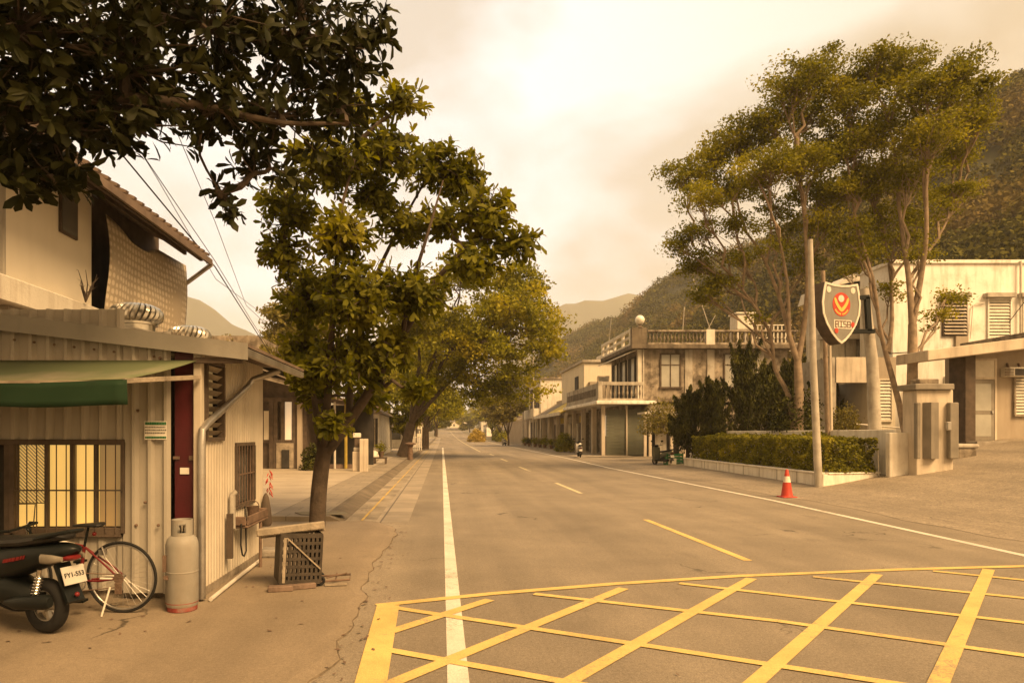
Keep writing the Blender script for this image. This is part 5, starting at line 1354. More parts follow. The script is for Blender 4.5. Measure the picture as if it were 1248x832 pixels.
louvre(WB, X_(1247, yB), X_(1275, yB), Z_(412, yB), Z_(365, yB), yB, 'louvre', 12, 'white_wall')
for a, c in ((1146, 1179), (1198, 1233), (1240, 1281)):
    MB().box(X_(a, yB), X_(c, yB), yB - .3, yB - .004, Z_(363, yB), Z_(358, yB)).build('hood', M['concrete_lt'], WB)
MB().box(X_(1163, yB), X_(1178, yB), yB - .12, yB - .004, 1.2, Z_(410, yB)).build('pier', M['tan'], WB)
MB().tube([at(1080, 431, yB - .2), at(1168, 425, yB - .2)], .03, 6).build('conduit', M['cable'], WB)
louvre(WB, X_(1152, yB), X_(1164, yB), Z_(530, yB), Z_(460, yB), yB, 'louvre', 14, 'white_wall')
MB().tube([at(1183, 412, yB - .1), at(1186, 372, yB - .1), at(1190, 369, yB - .1), at(1200, 369, yB - .1)], .03, 6).build('conduit', M['white_wall'], WB)
MB().tube([at(1244, 318, yB - .15), at(1244, 416, yB - .15)], .05, 8).build('drainpipe', M['pvc'], WB)
MB().tube([at(1230, 392, yB - .3), at(1250, 366, yB - .3)], .018, 6).build('stay_wire', M['cable'], WB)
LB = thing('low_building', 'low tan station building with slanting roof slab at the right edge', 'building', (23, 27, 1.39))
yL = 25.0
MB().box(X_(1164, yL), X_(1176, yL), yL - .5, yL + .3, .8, 4.6).build('dark_column', M['dark_wood'], LB)
MB().box(X_(1176, yL) + .002, 36, yL, yL + 1.0, .8, 4.75).box(24.5, 36, yL + 1.002, 31, .8, 4.75).build('wall', M['tan'], LB)
MB().prism([(X_(1131, 23.9), 4.30), (X_(1131, 23.9), 4.68), (36, 7.0), (36, 6.55)], 23.9, 25.6).build('roof_slab', M['pillar'], LB, bevel=.02)
MB().prism([(24.2, 5.6), (24.2, 5.9), (36, 7.0), (36, 6.55)], 25.605, 31.3).build('roof_slab', M['concrete'], LB)
MB().box(X_(1176, yL) + .003, 30, yL + .01, yL + .2, 4.752, 4.95).build('upper_wall', M['tan'], LB)
x0, x1 = X_(1180, yL), X_(1211, yL)
MB().box(x0 - .08, x0, yL - .06, yL - .003, 1.42, 4.42).box(x1, x1 + .08, yL - .06, yL - .003, 1.42, 4.42).box(x0, x1, yL - .06, yL - .003, 3.72, 3.80).box(x0 - .08, x1 + .08, yL - .06, yL - .003, 4.42, 4.5).build('door_frame', M['pillar'], LB)
MB().box(x0, x1, yL - .04, yL - .006, 3.80, 4.42).build('transom', M['louvre'], LB)
dd = MB().box(x0 + .02, x1 - .02, yL - .05, yL - .006, 1.44, 3.70).build('door', M['pillar_dk'], LB)
MB().box(x0 + .14, x1 - .14, yL - .056, yL - .051, 2.55, 3.55).box(x0 + .14, x1 - .14, yL - .056, yL - .051, 1.6, 2.4).build('panel', M['curtain'], dd)
MB().box(x1 - .13, x1 - .06, yL - .09, yL - .057, 2.45, 2.55).build('handle', M['galv'], dd)
louvre(LB, X_(1236, yL), X_(1262, yL), Z_(505, yL), Z_(457, yL), yL, 'louvre', 13, 'wood')
MB().box(X_(1165, yL), 36, yL - 1.0, yL - .01, .9, 1.42).build('step', M['concrete_lt'], LB)
AC = thing('air_conditioner', 'window air conditioner mounted on the low tan wall', 'air conditioner', (X_(1237, 24.8), 24.8, 3.8))
MB().box(X_(1224, 24.8), X_(1252, 24.8), 24.55, 24.985, Z_(459, 24.8), Z_(448, 24.8)).build('body', M['louvre'], AC, bevel=.02)
b = MB()
for i in range(5): z = Z_(457, 24.55) + i * .055; b.box(X_(1226, 24.5), X_(1237, 24.5), 24.53, 24.547, z, z + .025)
b.build('grille', M['dark_wood'], AC); MB().box(X_(1238.5, 24.5), X_(1250, 24.5), 24.53, 24.548, Z_(457, 24.5), Z_(449, 24.5)).build('side_vent', M['dark'], AC)
MB().bar((X_(1232, 24.8), 24.9, Z_(448, 24.8)), (X_(1232, 24.8), 24.97, Z_(442, 24.8)), .05, .05).bar((X_(1246, 24.8), 24.9, Z_(448, 24.8)), (X_(1246, 24.8), 24.97, Z_(442, 24.8)), .05, .05).build('bracket', M['rust'], AC)
AN = thing('garage_annex', 'low annex with plain fascia panel over a dark garage opening', 'garage', (20, 32, .8))
yA = 31.5
MB().box(X_(1018, yA), X_(1059, yA), yA, yA + .3, Z_(466, yA), Z_(435, yA)).build('fascia_panel', M['pillar'], AN)
MB().box(X_(1059, yA) + .003, X_(1093, yA), yA + .05, yA + .3, Z_(464, yA), Z_(435, yA)).build('fascia_panel', M['tan'], AN)['label'] = 'browner fascia panel on the right'
MB().box(X_(1018, yA), X_(1062, yA), yA + 2.6, yA + 2.7, .4, 4.0).build('garage_door', M['dark_wood'], AN)
MB().box(X_(1018, yA), X_(1093, yA), yA + .31, yA + 3.0, Z_(435, yA) - .2, Z_(435, yA)).build('roof', M['concrete'], AN)
MB().box(X_(1062, yA), X_(1093, yA), yA + .1, yA + 2.9, .4, Z_(464, yA) - .003).build('wall', M['cream'], AN)
MB().box(X_(1014, yA), X_(1019, yA), yA, yA + 3, .4, Z_(435, yA) - .003).build('pier', M['concrete_lt'], AN)
louvre(AN, X_(1073, yA), X_(1087, yA), Z_(512, yA), Z_(463, yA), yA + .1, 'louvre', 12, 'cream')
MB().tube([at(1038, 516, yA - .3), at(1105, 522, yA - .3)], .04, 6).build('hand_rail', M['pvc'], AN)
OB = thing('old_building', 'weathered white building behind the shield sign', 'building', (22, 37, .8))
MB().box(X_(1002, 36), X_(1088, 36), 36.2, 37.6, .4, Z_(352, 36)).build('wall', M['old_white'], OB)
louvre(OB, X_(1060, 36), X_(1078, 36), Z_(402, 36), Z_(362, 36), 36.2, 'louvre', 11, 'old_white', .12)
louvre(OB, X_(1026, 36), X_(1042, 36), Z_(402, 36), Z_(366, 36), 36.2, 'louvre_dk', 10, 'old_white', .12)
b = MB(); b.prism([(X_(994, 36), Z_(366, 36)), (X_(1040, 36), Z_(334, 36)), (X_(1092, 36), Z_(334, 36)), (X_(1092, 36), Z_(352, 36) + .02), (X_(998, 36), Z_(352, 36) + .02)], 36.0, 37.8); b.build('roof', M['old_white'], OB)
for px in (1036, 1050): MB().box(X_(px, 36) - .18, X_(px, 36) + .18, 36.05, 36.19, 2, Z_(352, 36)).build('pilaster', M['concrete_lt'], OB)
MB().box(X_(998, 36) - .02, X_(1058, 36), 35.6, 36.1, Z_(414, 36), Z_(408, 36)).build('ledge', M['concrete_lt'], OB)
# ================================================================== OBJECTS
def loft(b, st, n=14, pw=2.6):
    """stations: (x, y, z, halfwidth_y, halfheight_z) along x"""
    base = len(b.v)
    for x, y, z, hw, hh in st:
        for k in range(n):
            t = 2 * math.pi * k / n; c, s = math.cos(t), math.sin(t)
            b.v.append(Vector((x, y + hw * math.copysign(abs(c) ** (2 / pw), c), z + hh * math.copysign(abs(s) ** (2 / pw), s))))
    for i in range(len(st) - 1):
        for k in range(n):
            k2 = (k + 1) % n; b.f.append([base + i*n + k, base + i*n + k2, base + (i+1)*n + k2, base + (i+1)*n + k])
    b.f.append([base + k for k in range(n)][::-1]); e_ = base + (len(st) - 1) * n; b.f.append([e_ + k for k in range(n)]); return b
def torus(b, c, R0, r, axis='y', n=40, m=8, sx=1.0):
    base = len(b.v); c = Vector(c)
    for i in range(n):
        a = 2 * math.pi * i / n
        for k in range(m):
            t = 2 * math.pi * k / m; rr = R0 + r * math.cos(t); h = r * sx * math.sin(t)
            p = (rr * math.cos(a), h, rr * math.sin(a)) if axis == 'y' else ((rr * math.cos(a), rr * math.sin(a), h) if axis == 'z' else (h, rr * math.cos(a), rr * math.sin(a)))
            b.v.append(c + Vector(p))
    for i in range(n):
        for k in range(m):
            i2, k2 = (i + 1) % n, (k + 1) % m
            b.f.append([base + i*m + k, base + i2*m + k, base + i2*m + k2, base + i*m + k2])
    return b
def text_part(txt, size, m, parent, loc, rot, name='lettering', ext=.002):
    c = bpy.data.curves.new(name, 'FONT'); c.body = txt; c.size = size; c.align_x = 'CENTER'; c.align_y = 'CENTER'; c.extrude = ext
    o = bpy.data.objects.new(name, c); col.objects.link(o); bpy.context.view_layer.update()
    me = bpy.data.meshes.new_from_object(o.evaluated_get(bpy.context.evaluated_depsgraph_get())); bpy.data.objects.remove(o)
    me.materials.clear(); me.name = name
    o = link_mesh(name, me, m, parent); o.location = loc; o.rotation_euler = rot; return o

def scooter(label, loc, rotz, bodym='black', detail=True, group=None, plate=True):
    t = thing('scooter', label, 'scooter', (0, 0, 0), group)
    B_ = M[bodym]
    for x in (0, -1.27):
        w = torus(MB(), (x, 0, .23), .175, .055, 'y', 36, 10, 1.05).build('wheel', M['rubber'], t, smooth=True)
        b = torus(MB(), (x, 0, .23), .125, .012, 'y', 28, 6, 2.5)
        for k in range(5):
            a = k * 2 * math.pi / 5; b.bar((x, 0, .23), (x + .125 * math.cos(a), 0, .23 + .125 * math.sin(a)), .03, .035, (0, 1, 0))
        b.lathe([(.05, -.05), (.05, .05)], (x, 0, .23), 14, 'y'); b.build('rim', M['galv'], w, smooth=True)
    b = MB(); loft(b, [(-.62, 0, .52, .10, .10), (-.5, 0, .55, .15, .15), (-.25, 0, .60, .165, .14), (0, 0, .65, .15, .105), (.2, 0, .69, .115, .075), (.33, 0, .715, .06, .035), (.36, 0, .72, .02, .012)]); b.build('body', B_, t, smooth=True)
    b = MB(); loft(b, [(-.72, 0, .70, .06, .03), (-.6, 0, .735, .125, .045), (-.35, 0, .745, .15, .05), (-.15, 0, .765, .15, .05), (.08, 0, .80, .135, .045), (.22, 0, .815, .10, .03), (.26, 0, .81, .04, .012)]); b.build('seat', M['seat'], t, smooth=True)
    b = MB(); loft(b, [(-.62, 0, .34, .12, .10), (-.35, 0, .34, .14, .14), (-.12, .03, .28, .11, .10), (.05, .09, .24, .045, .06), (.10, .09, .24, .03, .04)]); b.build('engine', M['black'], t, smooth=True)
    b = MB(); loft(b, [(-1.15, 0, .27, .13, .04), (-1.0, 0, .25, .17, .05), (-.62, 0, .27, .17, .06), (-.5, 0, .32, .13, .08)]); b.build('floorboard', M['black'], t, smooth=True)
    b = MB(); b.prism([(-1.17, .24), (-1.06, .24), (-1.02, .5), (-1.10, .95), (-1.16, .97), (-1.24, .62)], -.20, .20); b.build('front_shield', B_, t, smooth=True, bevel=.06, seg=3)
    b = MB(); loft(b, [(-1.49, 0, .38, .03, .02), (-1.42, 0, .44, .07, .05), (-1.25, 0, .48, .08, .04), (-1.08, 0, .40, .06, .06)]); b.build('front_fender', B_, t, smooth=True)
    b = MB(); b.tube([(-1.27, -.07, .23), (-1.17, -.06, .62)], .02, 8).tube([(-1.27, .07, .23), (-1.17, .06, .62)], .02, 8); b.build('fork', M['galv'], t)
    b = MB(); loft(b, [(-1.22, 0, 1.0, .07, .06), (-1.12, 0, 1.02, .11, .07), (-1.03, 0, 1.03, .07, .05)]); b.tube([(-1.08, -.33, 1.06), (-1.12, -.1, 1.03), (-1.12, .1, 1.03), (-1.08, .33, 1.06)], .016, 8); b.build('handlebar', M['black'], t, smooth=True)
    MB().sphere((-1.22, 0, 1.0), .07, 14, 10, .8).build('headlight', M['lens'], t, smooth=True)
    for s in (-1, 1):
        b = MB(); b.tube([(-1.10, s * .2, 1.05), (-1.08, s * .27, 1.24)], .008, 6); loft(b, [(-1.10, s * .30, 1.27, .02, .015), (-1.085, s * .30, 1.27, .075, .048), (-1.06, s * .30, 1.27, .07, .045)]); b.build('mirror', M['black'], t, smooth=True)
    b = MB(); loft(b, [(.24, 0, .645, .075, .028), (.31, 0, .65, .065, .026), (.345, 0, .655, .04, .014)]); b.build('tail_light', M['plastic_red'], t, smooth=True)
    for s in (-1, 1):
        b = MB(); loft(b, [(.10, s * .125, .645, .025, .04), (.2, s * .125, .645, .03, .038), (.30, s * .105, .65, .012, .02)]); b.build('turn_signal', M['lens'], t, smooth=True)
    b = MB(); b.tube([(.02, -.13, .80), (.24, -.12, .85), (.33, -.06, .87), (.33, .06, .87), (.24, .12, .85), (.02, .13, .80)], .016, 8); b.build('grab_rail', M['black'], t, smooth=True)
    b = MB(); b.add([(.18, -.07, .60), (.18, .07, .60), (.34, .08, .30), (.34, -.08, .30), (.16, -.07, .58), (.16, .07, .58), (.32, .08, .28), (.32, -.08, .28)], [(0,1,2,3),(7,6,5,4),(0,4,5,1),(1,5,6,2),(2,6,7,3),(3,7,4,0)]); b.build('mudguard', M['black'], t)
    if plate:
        b = MB(); b.add([(.285, -.105, .58), (.285, .105, .58), (.338, .105, .44), (.338, -.105, .44), (.28, -.105, .578), (.28, .105, .578), (.333, .105, .438), (.333, -.105, .438)], [(0,1,2,3),(7,6,5,4),(0,4,5,1),(1,5,6,2),(2,6,7,3),(3,7,4,0)])
        p = b.build('number_plate', M['plate'], t)
        if detail: text_part('FY1-553', .055, M['black'], p, (.3155, 0, .512), (R(70), 0, R(90)), 'plate_number')
        MB().sphere((.345, 0, .35), .02, 12, 8).build('reflector', M['plastic_red'], t, smooth=True)
    b = MB(); b.tube([(.0, -.13, .23), (.09, -.135, .56)], .018, 8)
    for k in range(9): torus(b, (.015 + .008 * k, -.132, .29 + .025 * k), .03, .007, 'z', 14, 6)
    b.build('shock_absorber', M['chrome'], t, smooth=True)
    b = MB(); loft(b, [(-.3, -.14, .26, .02, .02), (-.15, -.15, .27, .045, .055), (.2, -.16, .31, .05, .06), (.24, -.16, .31, .03, .04)]); b.build('exhaust', M['black'], t, smooth=True)
    if detail:
        b = MB(); g = random.Random(3); x = -.30
        for k in range(7):
            w_ = g.uniform(.02, .045); z = .605 + (x + .3) * .2
            b.add([(x, -.168 + .012 * max(0, k - 3) / 3, z - .014), (x + w_, -.168 + .012 * max(0, k - 3) / 3, z - .01), (x + w_ + .012, -.168 + .012 * max(0, k - 3) / 3, z + .022), (x + .012, -.168 + .012 * max(0, k - 3) / 3, z + .016)], [(0, 1, 2, 3)]); x += w_ + .006
        o = b.build('red_decal', M['plastic_red'], t, fix=False); md = o.modifiers.new('thick', 'SOLIDIFY'); md.thickness = .004; md.offset = 0
    MB().tube([(-.2, .1, .3), (-.1, .2, .02)], .012, 6).build('kickstand', M['galv'], t)
    t.location = loc; t.rotation_euler = (0, 0, rotz); return t
scooter('black scooter parked at the left edge, licence plate facing the street', (X_(57, 5.6), 5.6, .035), R(-21))
GS = 'scooters parked along the right side'
scooter('scooter parked in front of the corner house arcade', (X_(708, 46), 46.2, .05), R(-95), 'galv', False, GS)
scooter('pale scooter parked far up the right kerb near the lime-green tree', (X_(616, 90), 90, .05), R(-80), 'old_white', False, GS)
scooter('scooter parked against the left end of the hedge planter', (X_(812, 35), 34.6, .02), R(-75), 'shutter', False, GS)
GC = thing('green_crate', 'green plastic crate with pale panel set behind the scooter by the hedge', 'crate', (11.9, 34.3, .02))
b = MB()
for i in range(4):
    z = .06 + i * .16; b.box(11.55, 12.35, 34.45, 34.5, z, z + .11); b.box(11.55, 12.35, 34.95, 35.0, z, z + .11); b.box(11.55, 11.6, 34.5, 34.95, z, z + .11); b.box(12.3, 12.35, 34.5, 34.95, z, z + .11)
for x in (11.53, 12.33): 
    for y in (34.43, 34.97): b.box(x, x + .04, y, y + .04, .03, .7)
b.build('crate', mat('green plastic', (.02, .12, .045), .5, .2, 6, .1), GC)
MB().box(11.6, 12.0, 34.40, 34.43, .12, .42).build('panel', M['old_white'], GC)

# bicycle
BK = thing('bicycle', 'dark red road bicycle leaning by the lit window, front hidden by the scooter', 'bicycle', (0, 0, 0))
RW = .325
for x in (0, -1.0):
    w = torus(MB(), (x, 0, RW + .012), RW, .013, 'y', 60, 8).build('wheel', M['rubber'], BK, smooth=True)
    torus(MB(), (x, 0, RW + .012), RW - .022, .010, 'y', 60, 6, .8).build('rim', M['galv'], w, smooth=True)
    b = MB()
    for k in range(28):
        a = k * 2 * math.pi / 28; a2 = a + (.35 if k % 2 else -.35); s = .02 if k % 4 < 2 else -.02
        b.tube([(x + .02 * math.cos(a2), s, RW + .012 + .02 * math.sin(a2)), (x + (RW - .022) * math.cos(a), 0, RW + .012 + (RW - .022) * math.sin(a))], .0013, 4)
    b.build('spokes', M['galv'], w); MB().lathe([(.018, -.045), (.018, .045)], (x, 0, RW + .012), 12, 'y').build('hub', M['galv'], w, smooth=True)
bbp = (-.40, 0, .30); st_ = (-.345, 0, .62); ra = (0, 0, RW + .012); hd = (-.86, 0, .72); hb_ = (-.89, 0, .60); fa = (-1.0, 0, RW + .012)
b = MB(); b.tube([bbp, st_], .016, 10).tube([st_, hd], .015, 10).tube([bbp, hb_], .017, 10).tube([hd, hb_], .019, 10)
for s in (-.045, .045):
    b.tube([st_, (-.1, s * .8, RW + .1), (0, s, RW + .012)], .009, 8).tube([bbp, (-.2, s, .31), (0, s, RW + .012)], .010, 8).tube([hb_, (-.94, s, .5), (-1.0, s, RW + .012)], .010, 8)
b.build('frame', M['red'], BK, smooth=True)
b = MB()
def mid(p, q, a, c): p = Vector(p); q = Vector(q); return p.lerp(q, a), p.lerp(q, c)
for p, q, a, c, r in ((st_, hd, .18, .85, .0158), (bbp, st_, .2, .5, .0168), (bbp, hb_, .3, .55, .0178)): b.tube(list(mid(p, q, a, c)), r, 10)
for s in (-.045, .045): b.tube([(-.18, s * .93, RW + .02 - .012), (-.06, s * .99, RW + .008)], .0108, 8)
b.build('frame_decal', M['old_white'], BK, smooth=True)
MB().tube([st_, (-.30, 0, .80)], .012, 8).build('seat_post', M['black'], BK)
b = MB(); loft(b, [(-.44, 0, .815, .016, .012), (-.36, 0, .82, .024, .016), (-.25, 0, .825, .06, .018), (-.18, 0, .828, .072, .02), (-.155, 0, .828, .04, .012)]); b.build('saddle', M['seat'], BK, smooth=True)
MB().sphere((-.245, 0, .74), .02, 10, 8).build('reflector', M['plastic_red'], BK, smooth=True)
b = MB(); b.tube([hd, (-.855, 0, .79), (-.92, 0, .80)], .013, 8)
for s in (-1, 1): b.tube([(-.92, 0, .80), (-.92, s * .19, .80), (-1.0, s * .21, .80), (-1.03, s * .21, .74), (-.99, s * .21, .68), (-.90, s * .21, .67)], .013, 8)
b.build('handlebar', M['black'], BK, smooth=True)
b = MB()
for s in (-1, 1): b.tube([(-1.01, s * .21, .80), (-1.05, s * .21, .76), (-1.02, s * .205, .66)], .008, 6)
b.build('brake_lever', M['chrome'], BK, smooth=True)
b = torus(MB(), (-.40, -.05, .30), .085, .006, 'y', 30, 6); 
for k in range(5): a = k * 1.2566; b.bar((-.40, -.05, .30), (-.40 + .085 * math.cos(a), -.05, .30 + .085 * math.sin(a)), .012, .006, (0, 1, 0))
b.build('chainring', M['galv'], BK, smooth=True)
b = MB(); b.bar((-.40, -.07, .30), (-.33, -.075, .15), .014, .02, (0, 1, 0)).box(-.37, -.28, -.16, -.08, .14, .16).bar((-.40, .07, .30), (-.47, .075, .45), .014, .02, (0, 1, 0)).box(-.51, -.42, .08, .16, .44, .46); b.build('crank', M['black'], BK)
b = MB(); b.tube([(-.40, -.05, .386), (0, -.05, RW + .05)], .005, 5).tube([(-.40, -.05, .214), (-.02, -.05, RW - .07)], .005, 5).build('chain', M['rust'], BK)
b = MB()
for i, r in enumerate((.05, .044, .038, .032)): b.lathe([(r, -.055 + i * .006), (r, -.052 + i * .006)], (0, 0, RW + .012), 18, 'y')
b.box(-.03, .03, -.075, -.055, .20, .30); b.build('gears', M['rust'], BK)
b = MB(); b.box(-.20, -.14, -.02, .02, RW + .22, RW + .27).tube([(-.16, -.03, RW + .3), (-.13, -.03, RW + .2)], .008, 6).build('rear_brake', M['galv'], BK)
MB().tube([(-.08, -.06, .26), (-.12, -.15, .015)], .009, 8).build('kickstand', M['old_white'], BK)
BK.location = (X_(150, 6.22), 6.22, .035); BK.rotation_euler = (R(4), 0, R(-3))

# gas cylinder
gl = Vector((X_(222, 6.33), 6.33, .035)); GY = thing('gas_cylinder', 'grey gas cylinder with collar and worn red foot at the shed corner', 'gas cylinder', gl)
MB().lathe([(.138, .045), (.148, .07), (.148, .60), (.146, .63), (.132, .675), (.105, .70), (.06, .712), (.001, .715)], gl, 36).build('body', M['gas'], GY, smooth=True)
MB().lathe([(.125, .0), (.137, .005), (.137, .075), (.149, .078), (.149, .085)], gl, 36).build('foot_ring', M['gas_red'], GY, smooth=True)
b = MB(); n = 30; vv = []
for i in range(n):
    a = i * 2 * math.pi / n
    for r in (.088, .096):
        for z in (.695, .735, .82, .855): vv.append((gl.x + r * math.cos(a), gl.y + r * math.sin(a), gl.z + z))
ff = []
for i in range(n):
    j = (i + 1) % n; op = any(abs((((i + .5) * 360 / n) - c + 180) % 360 - 180) < 27 for c in (285, 165, 45))
    for k in range(3):
        if k == 1 and op: continue
        ff += [(i*8+k, j*8+k, j*8+k+1, i*8+k+1), (i*8+4+k, i*8+5+k, j*8+5+k, j*8+4+k)]
    ff += [(i*8+3, j*8+3, j*8+7, i*8+7), (i*8, i*8+4, j*8+4, j*8)]
    if op: ff += [(i*8+1, j*8+1, j*8+5, i*8+5), (i*8+2, i*8+6, j*8+6, j*8+2)]
b.add(vv, ff); b.build('collar', M['gas'], GY, smooth=True)
MB().lathe([(.022, .71), (.022, .78), (.03, .78), (.03, .80), (.001, .80)], gl, 12).build('valve', M['chrome'], GY, smooth=True)
MB().lathe([(.1482, .36), (.1505, .364), (.1505, .372), (.1482, .376)], gl, 36).build('weld_seam', M['gas'], GY, smooth=True)
b = MB(); b.box(gl.x - .135, gl.x - .105, gl.y - .125, gl.y - .085, gl.z + .38, gl.z + .53).box(gl.x - .12, gl.x - .08, gl.y - .138, gl.y - .11, gl.z + .31, gl.z + .345); b.build('label_patch', M['rust'], GY)

# crate, plank, bricks, folded trolley
CRT = thing('plastic_crate', 'dark open-lattice plastic crate by the road edge', 'crate', (0, 0, 0)); cm_ = mat('dark brown plastic', (.045, .036, .028), .6, .3, 7, .2)
hw, hd_, hh = .215, .17, .50
def wallgrid(b, p0, ux, nx, nz, W_, H_, th, nrm):
    ux = Vector(ux); nrm = Vector(nrm); p0 = Vector(p0)
    for i in range(nx + 1):
        c = p0 + ux * (W_ * i / nx); b.bar(c, c + Vector((0, 0, H_)), .028, th, nrm)
    for k in range(nz + 1):
        z = H_ * k / nz; h = .05 if k in (0, nz) else .032
        b.bar(p0 + Vector((0, 0, z)) + nrm * .002, p0 + ux * W_ + Vector((0, 0, z)) + nrm * .002, th, h)
b = MB()
wallgrid(b, (-hw, -hd_, .02), (1, 0, 0), 9, 6, 2 * hw, hh, .014, (0, -1, 0)); wallgrid(b, (-hw, hd_, .02), (1, 0, 0), 9, 6, 2 * hw, hh, .014, (0, 1, 0))
b.build('lattice_side', cm_, CRT)
MB().box(-hw - .012, -hw + .004, -hd_ - .008, hd_ + .008, .0, hh + .04).build('end_panel', cm_, CRT, bevel=.006); MB().box(hw - .004, hw + .012, -hd_ - .008, hd_ + .008, .0, hh + .04).build('end_panel', cm_, CRT, bevel=.006)
MB().box(-hw, hw, -hd_, hd_, .002, .02).build('bottom', cm_, CRT)
b = MB(); b.bar((-.16, -hd_ - .016, hh), (.21, -hd_ - .016, .16), .02, .014).bar((-.18, -hd_ - .014, .02), (-.18, -hd_ - .014, hh), .03, .014); b.build('strap', M['wood'], CRT)
CRT.location = (X_(361, 7.3), 7.35, .09); CRT.rotation_euler = (R(2), R(2.5), R(22))
o = MB().box(-.36, .36, -.15, .13, 0, .085).box(-.36, .36, .131, .16, -.03, .075).build('plank', M['wood'], None, bevel=.012); tag(o, 'weathered wooden plank lying across the dark crate', 'plank')
o.location = (X_(355, 7.3), 7.33, .615); o.rotation_euler = (R(-6), R(-5.5), R(10))
bp = [(X_(345, 7.2), 7.08, R(14), 'pale brick lying flat under the front of the crate'), (X_(372, 7.3), 7.2, R(24), 'darker brick under the right half of the crate')]
for x, y, rz, lab in bp:
    o = MB().box(-.13, .13, -.055, .055, 0, .06).build('brick', M['brick'], None, bevel=.01); tag(o, lab, 'brick', 'bricks under the crate'); o.location = (x, y, .033); o.rotation_euler = (0, 0, rz)
FT = thing('folded_trolley', 'folded dark metal trolley frame lying beside the crate', 'trolley', (0, 0, 0))
b = MB(); b.tube([(-.2, -.1, .05), (.15, -.1, .06), (.17, .08, .08), (-.18, .09, .07), (-.2, -.1, .05)], .012, 8).tube([(.0, -.1, .06), (.02, .12, .09)], .01, 6).tube([(-.1, -.1, .09), (.06, .0, .10), (.13, .06, .10)], .008, 6); b.build('frame', M['rust'], FT, smooth=True)
b = torus(MB(), (-.17, -.11, .065), .04, .015, 'y', 20, 8); torus(b, (-.17, .11, .065), .04, .015, 'y', 20, 8); b.build('wheels', M['rubber'], FT, smooth=True)
MB().box(-.12, .12, -.15, -.12, .01, .03).build('slat', M['wood'], FT)
FT.location = (X_(408, 7.4), 7.45, .03); FT.rotation_euler = (0, 0, R(12))
# wash trough on the street wall
TR = thing('wash_trough', 'grimy wall trough with bucket, hose and leg on the shed street wall', 'trough', (-2.35, 8.2, 0))
b = MB(); b.box(-2.425, -2.26, 7.75, 8.65, .60, .63).box(-2.28, -2.26, 7.75, 8.65, .631, .74).box(-2.425, -2.282, 7.73, 7.75, .631, .74).box(-2.425, -2.282, 8.65, 8.67, .631, .74); b.build('basin', M['rust'], TR, bevel=.01)
MB().tube([(-2.28, 8.35, .03), (-2.28, 8.35, .598)], .02, 8).build('leg', M['rust'], TR)
MB().lathe([(.055, 0), (.075, .16), (.08, .17), (.074, .17), (.05, .01)], (-2.345, 8.25, .635), 16).build('bucket', M['rust'], TR, smooth=True)
torus(MB(), (-2.345, 8.25, .80), .075, .006, 'y', 20, 6).build('bucket_handle', M['rust'], TR, smooth=True)
MB().tube([(-2.40, 7.62, .62), (-2.40, 7.62, 1.0), (-2.36, 7.64, 1.04)], .035, 10).build('tap_pipe', M['concrete_lt'], TR, smooth=True)
MB().tube([(-2.33, 7.72, .66), (-2.33, 7.70, .42), (-2.32, 7.73, .30), (-2.32, 7.80, .27), (-2.32, 7.88, .32), (-2.33, 7.90, .6)], .010, 8).build('hose', M['rubber'], TR, smooth=True)
MB().box(-2.425, -2.36, 7.48, 7.53, .30, .80).build('board', M['dark_wood'], TR)
b = MB(); b.lathe([(.012, .0), (.04, -.05), (.07, -.22), (.085, -.40), (.06, -.44), (.02, -.42)], (-2.38, 8.98, .90), 9); o = b.build('hanging_rag', M['dark_wood'], None, smooth=True); tag(o, 'dark brown rag hanging at the far end of the trough', 'rag'); recenter(o, (-2.38, 8.98, .90))
b = MB(); g = random.Random(8)
for i in range(26):
    z = 1.20 - i * .0135; a = g.uniform(0, 6.28); p = Vector((-2.36 + .02 * math.cos(a), 9.07 + .02 * math.sin(a), z)); e = p + Vector((math.cos(a) * .035, math.sin(a) * .035, -.045)); b.tube([p, p.lerp(e, .5), e], [.006, .007, .002], 6)
o = b.build('red_charm', M['cone'], None, smooth=True); tag(o, 'string of small red charms hanging at the shed back corner', 'charm'); recenter(o, (-2.36, 9.07, 1.2))
o = MB().tube([(-2.30, 6.62, .06), (-2.33, 7.5, .065), (-2.36, 8.6, .07)], .022, 8).build('plastic_pipe', M['pvc'], None, smooth=True); tag(o, 'pale plastic pipe lying along the foot of the shed wall', 'pipe'); recenter(o, (-2.33, 7.5, .05))
o = MB().box(-2.62, -2.12, 8.95, 9.25, .03, .14).build('stone_step', M['stone'], None, bevel=.03, seg=2); tag(o, 'dark flat stone block at the back corner of the shed', 'stone block'); recenter(o, (-2.4, 9.1, .03))
o = MB().box(-2.05, -1.75, 9.3, 9.6, .03, .16).build('stone_step', M['stone'], None, bevel=.04, seg=2); tag(o, 'smaller stone block between shed corner and crate', 'stone block'); recenter(o, (-1.9, 9.45, .03))

# traffic cone
cl_ = Vector((X_(959, 17.8), 17.8, .004)); CN = thing('traffic_cone', 'orange traffic cone with pale band standing by the edge line', 'traffic cone', cl_)
MB().box(cl_.x - .19, cl_.x + .19, cl_.y - .19, cl_.y + .19, cl_.z, cl_.z + .03).build('base', M['cone'], CN, bevel=.01)
MB().lathe([(.155, .031), (.14, .06), (.095, .40)], cl_, 24).build('lower_cone', M['cone'], CN, smooth=True)
MB().lathe([(.0945, .401), (.066, .56)], cl_, 24).build('band', M['cone_white'], CN, smooth=True)
MB().lathe([(.0655, .561), (.035, .73), (.028, .74), (.001, .745)], cl_, 24).build('tip', M['cone'], CN, smooth=True)
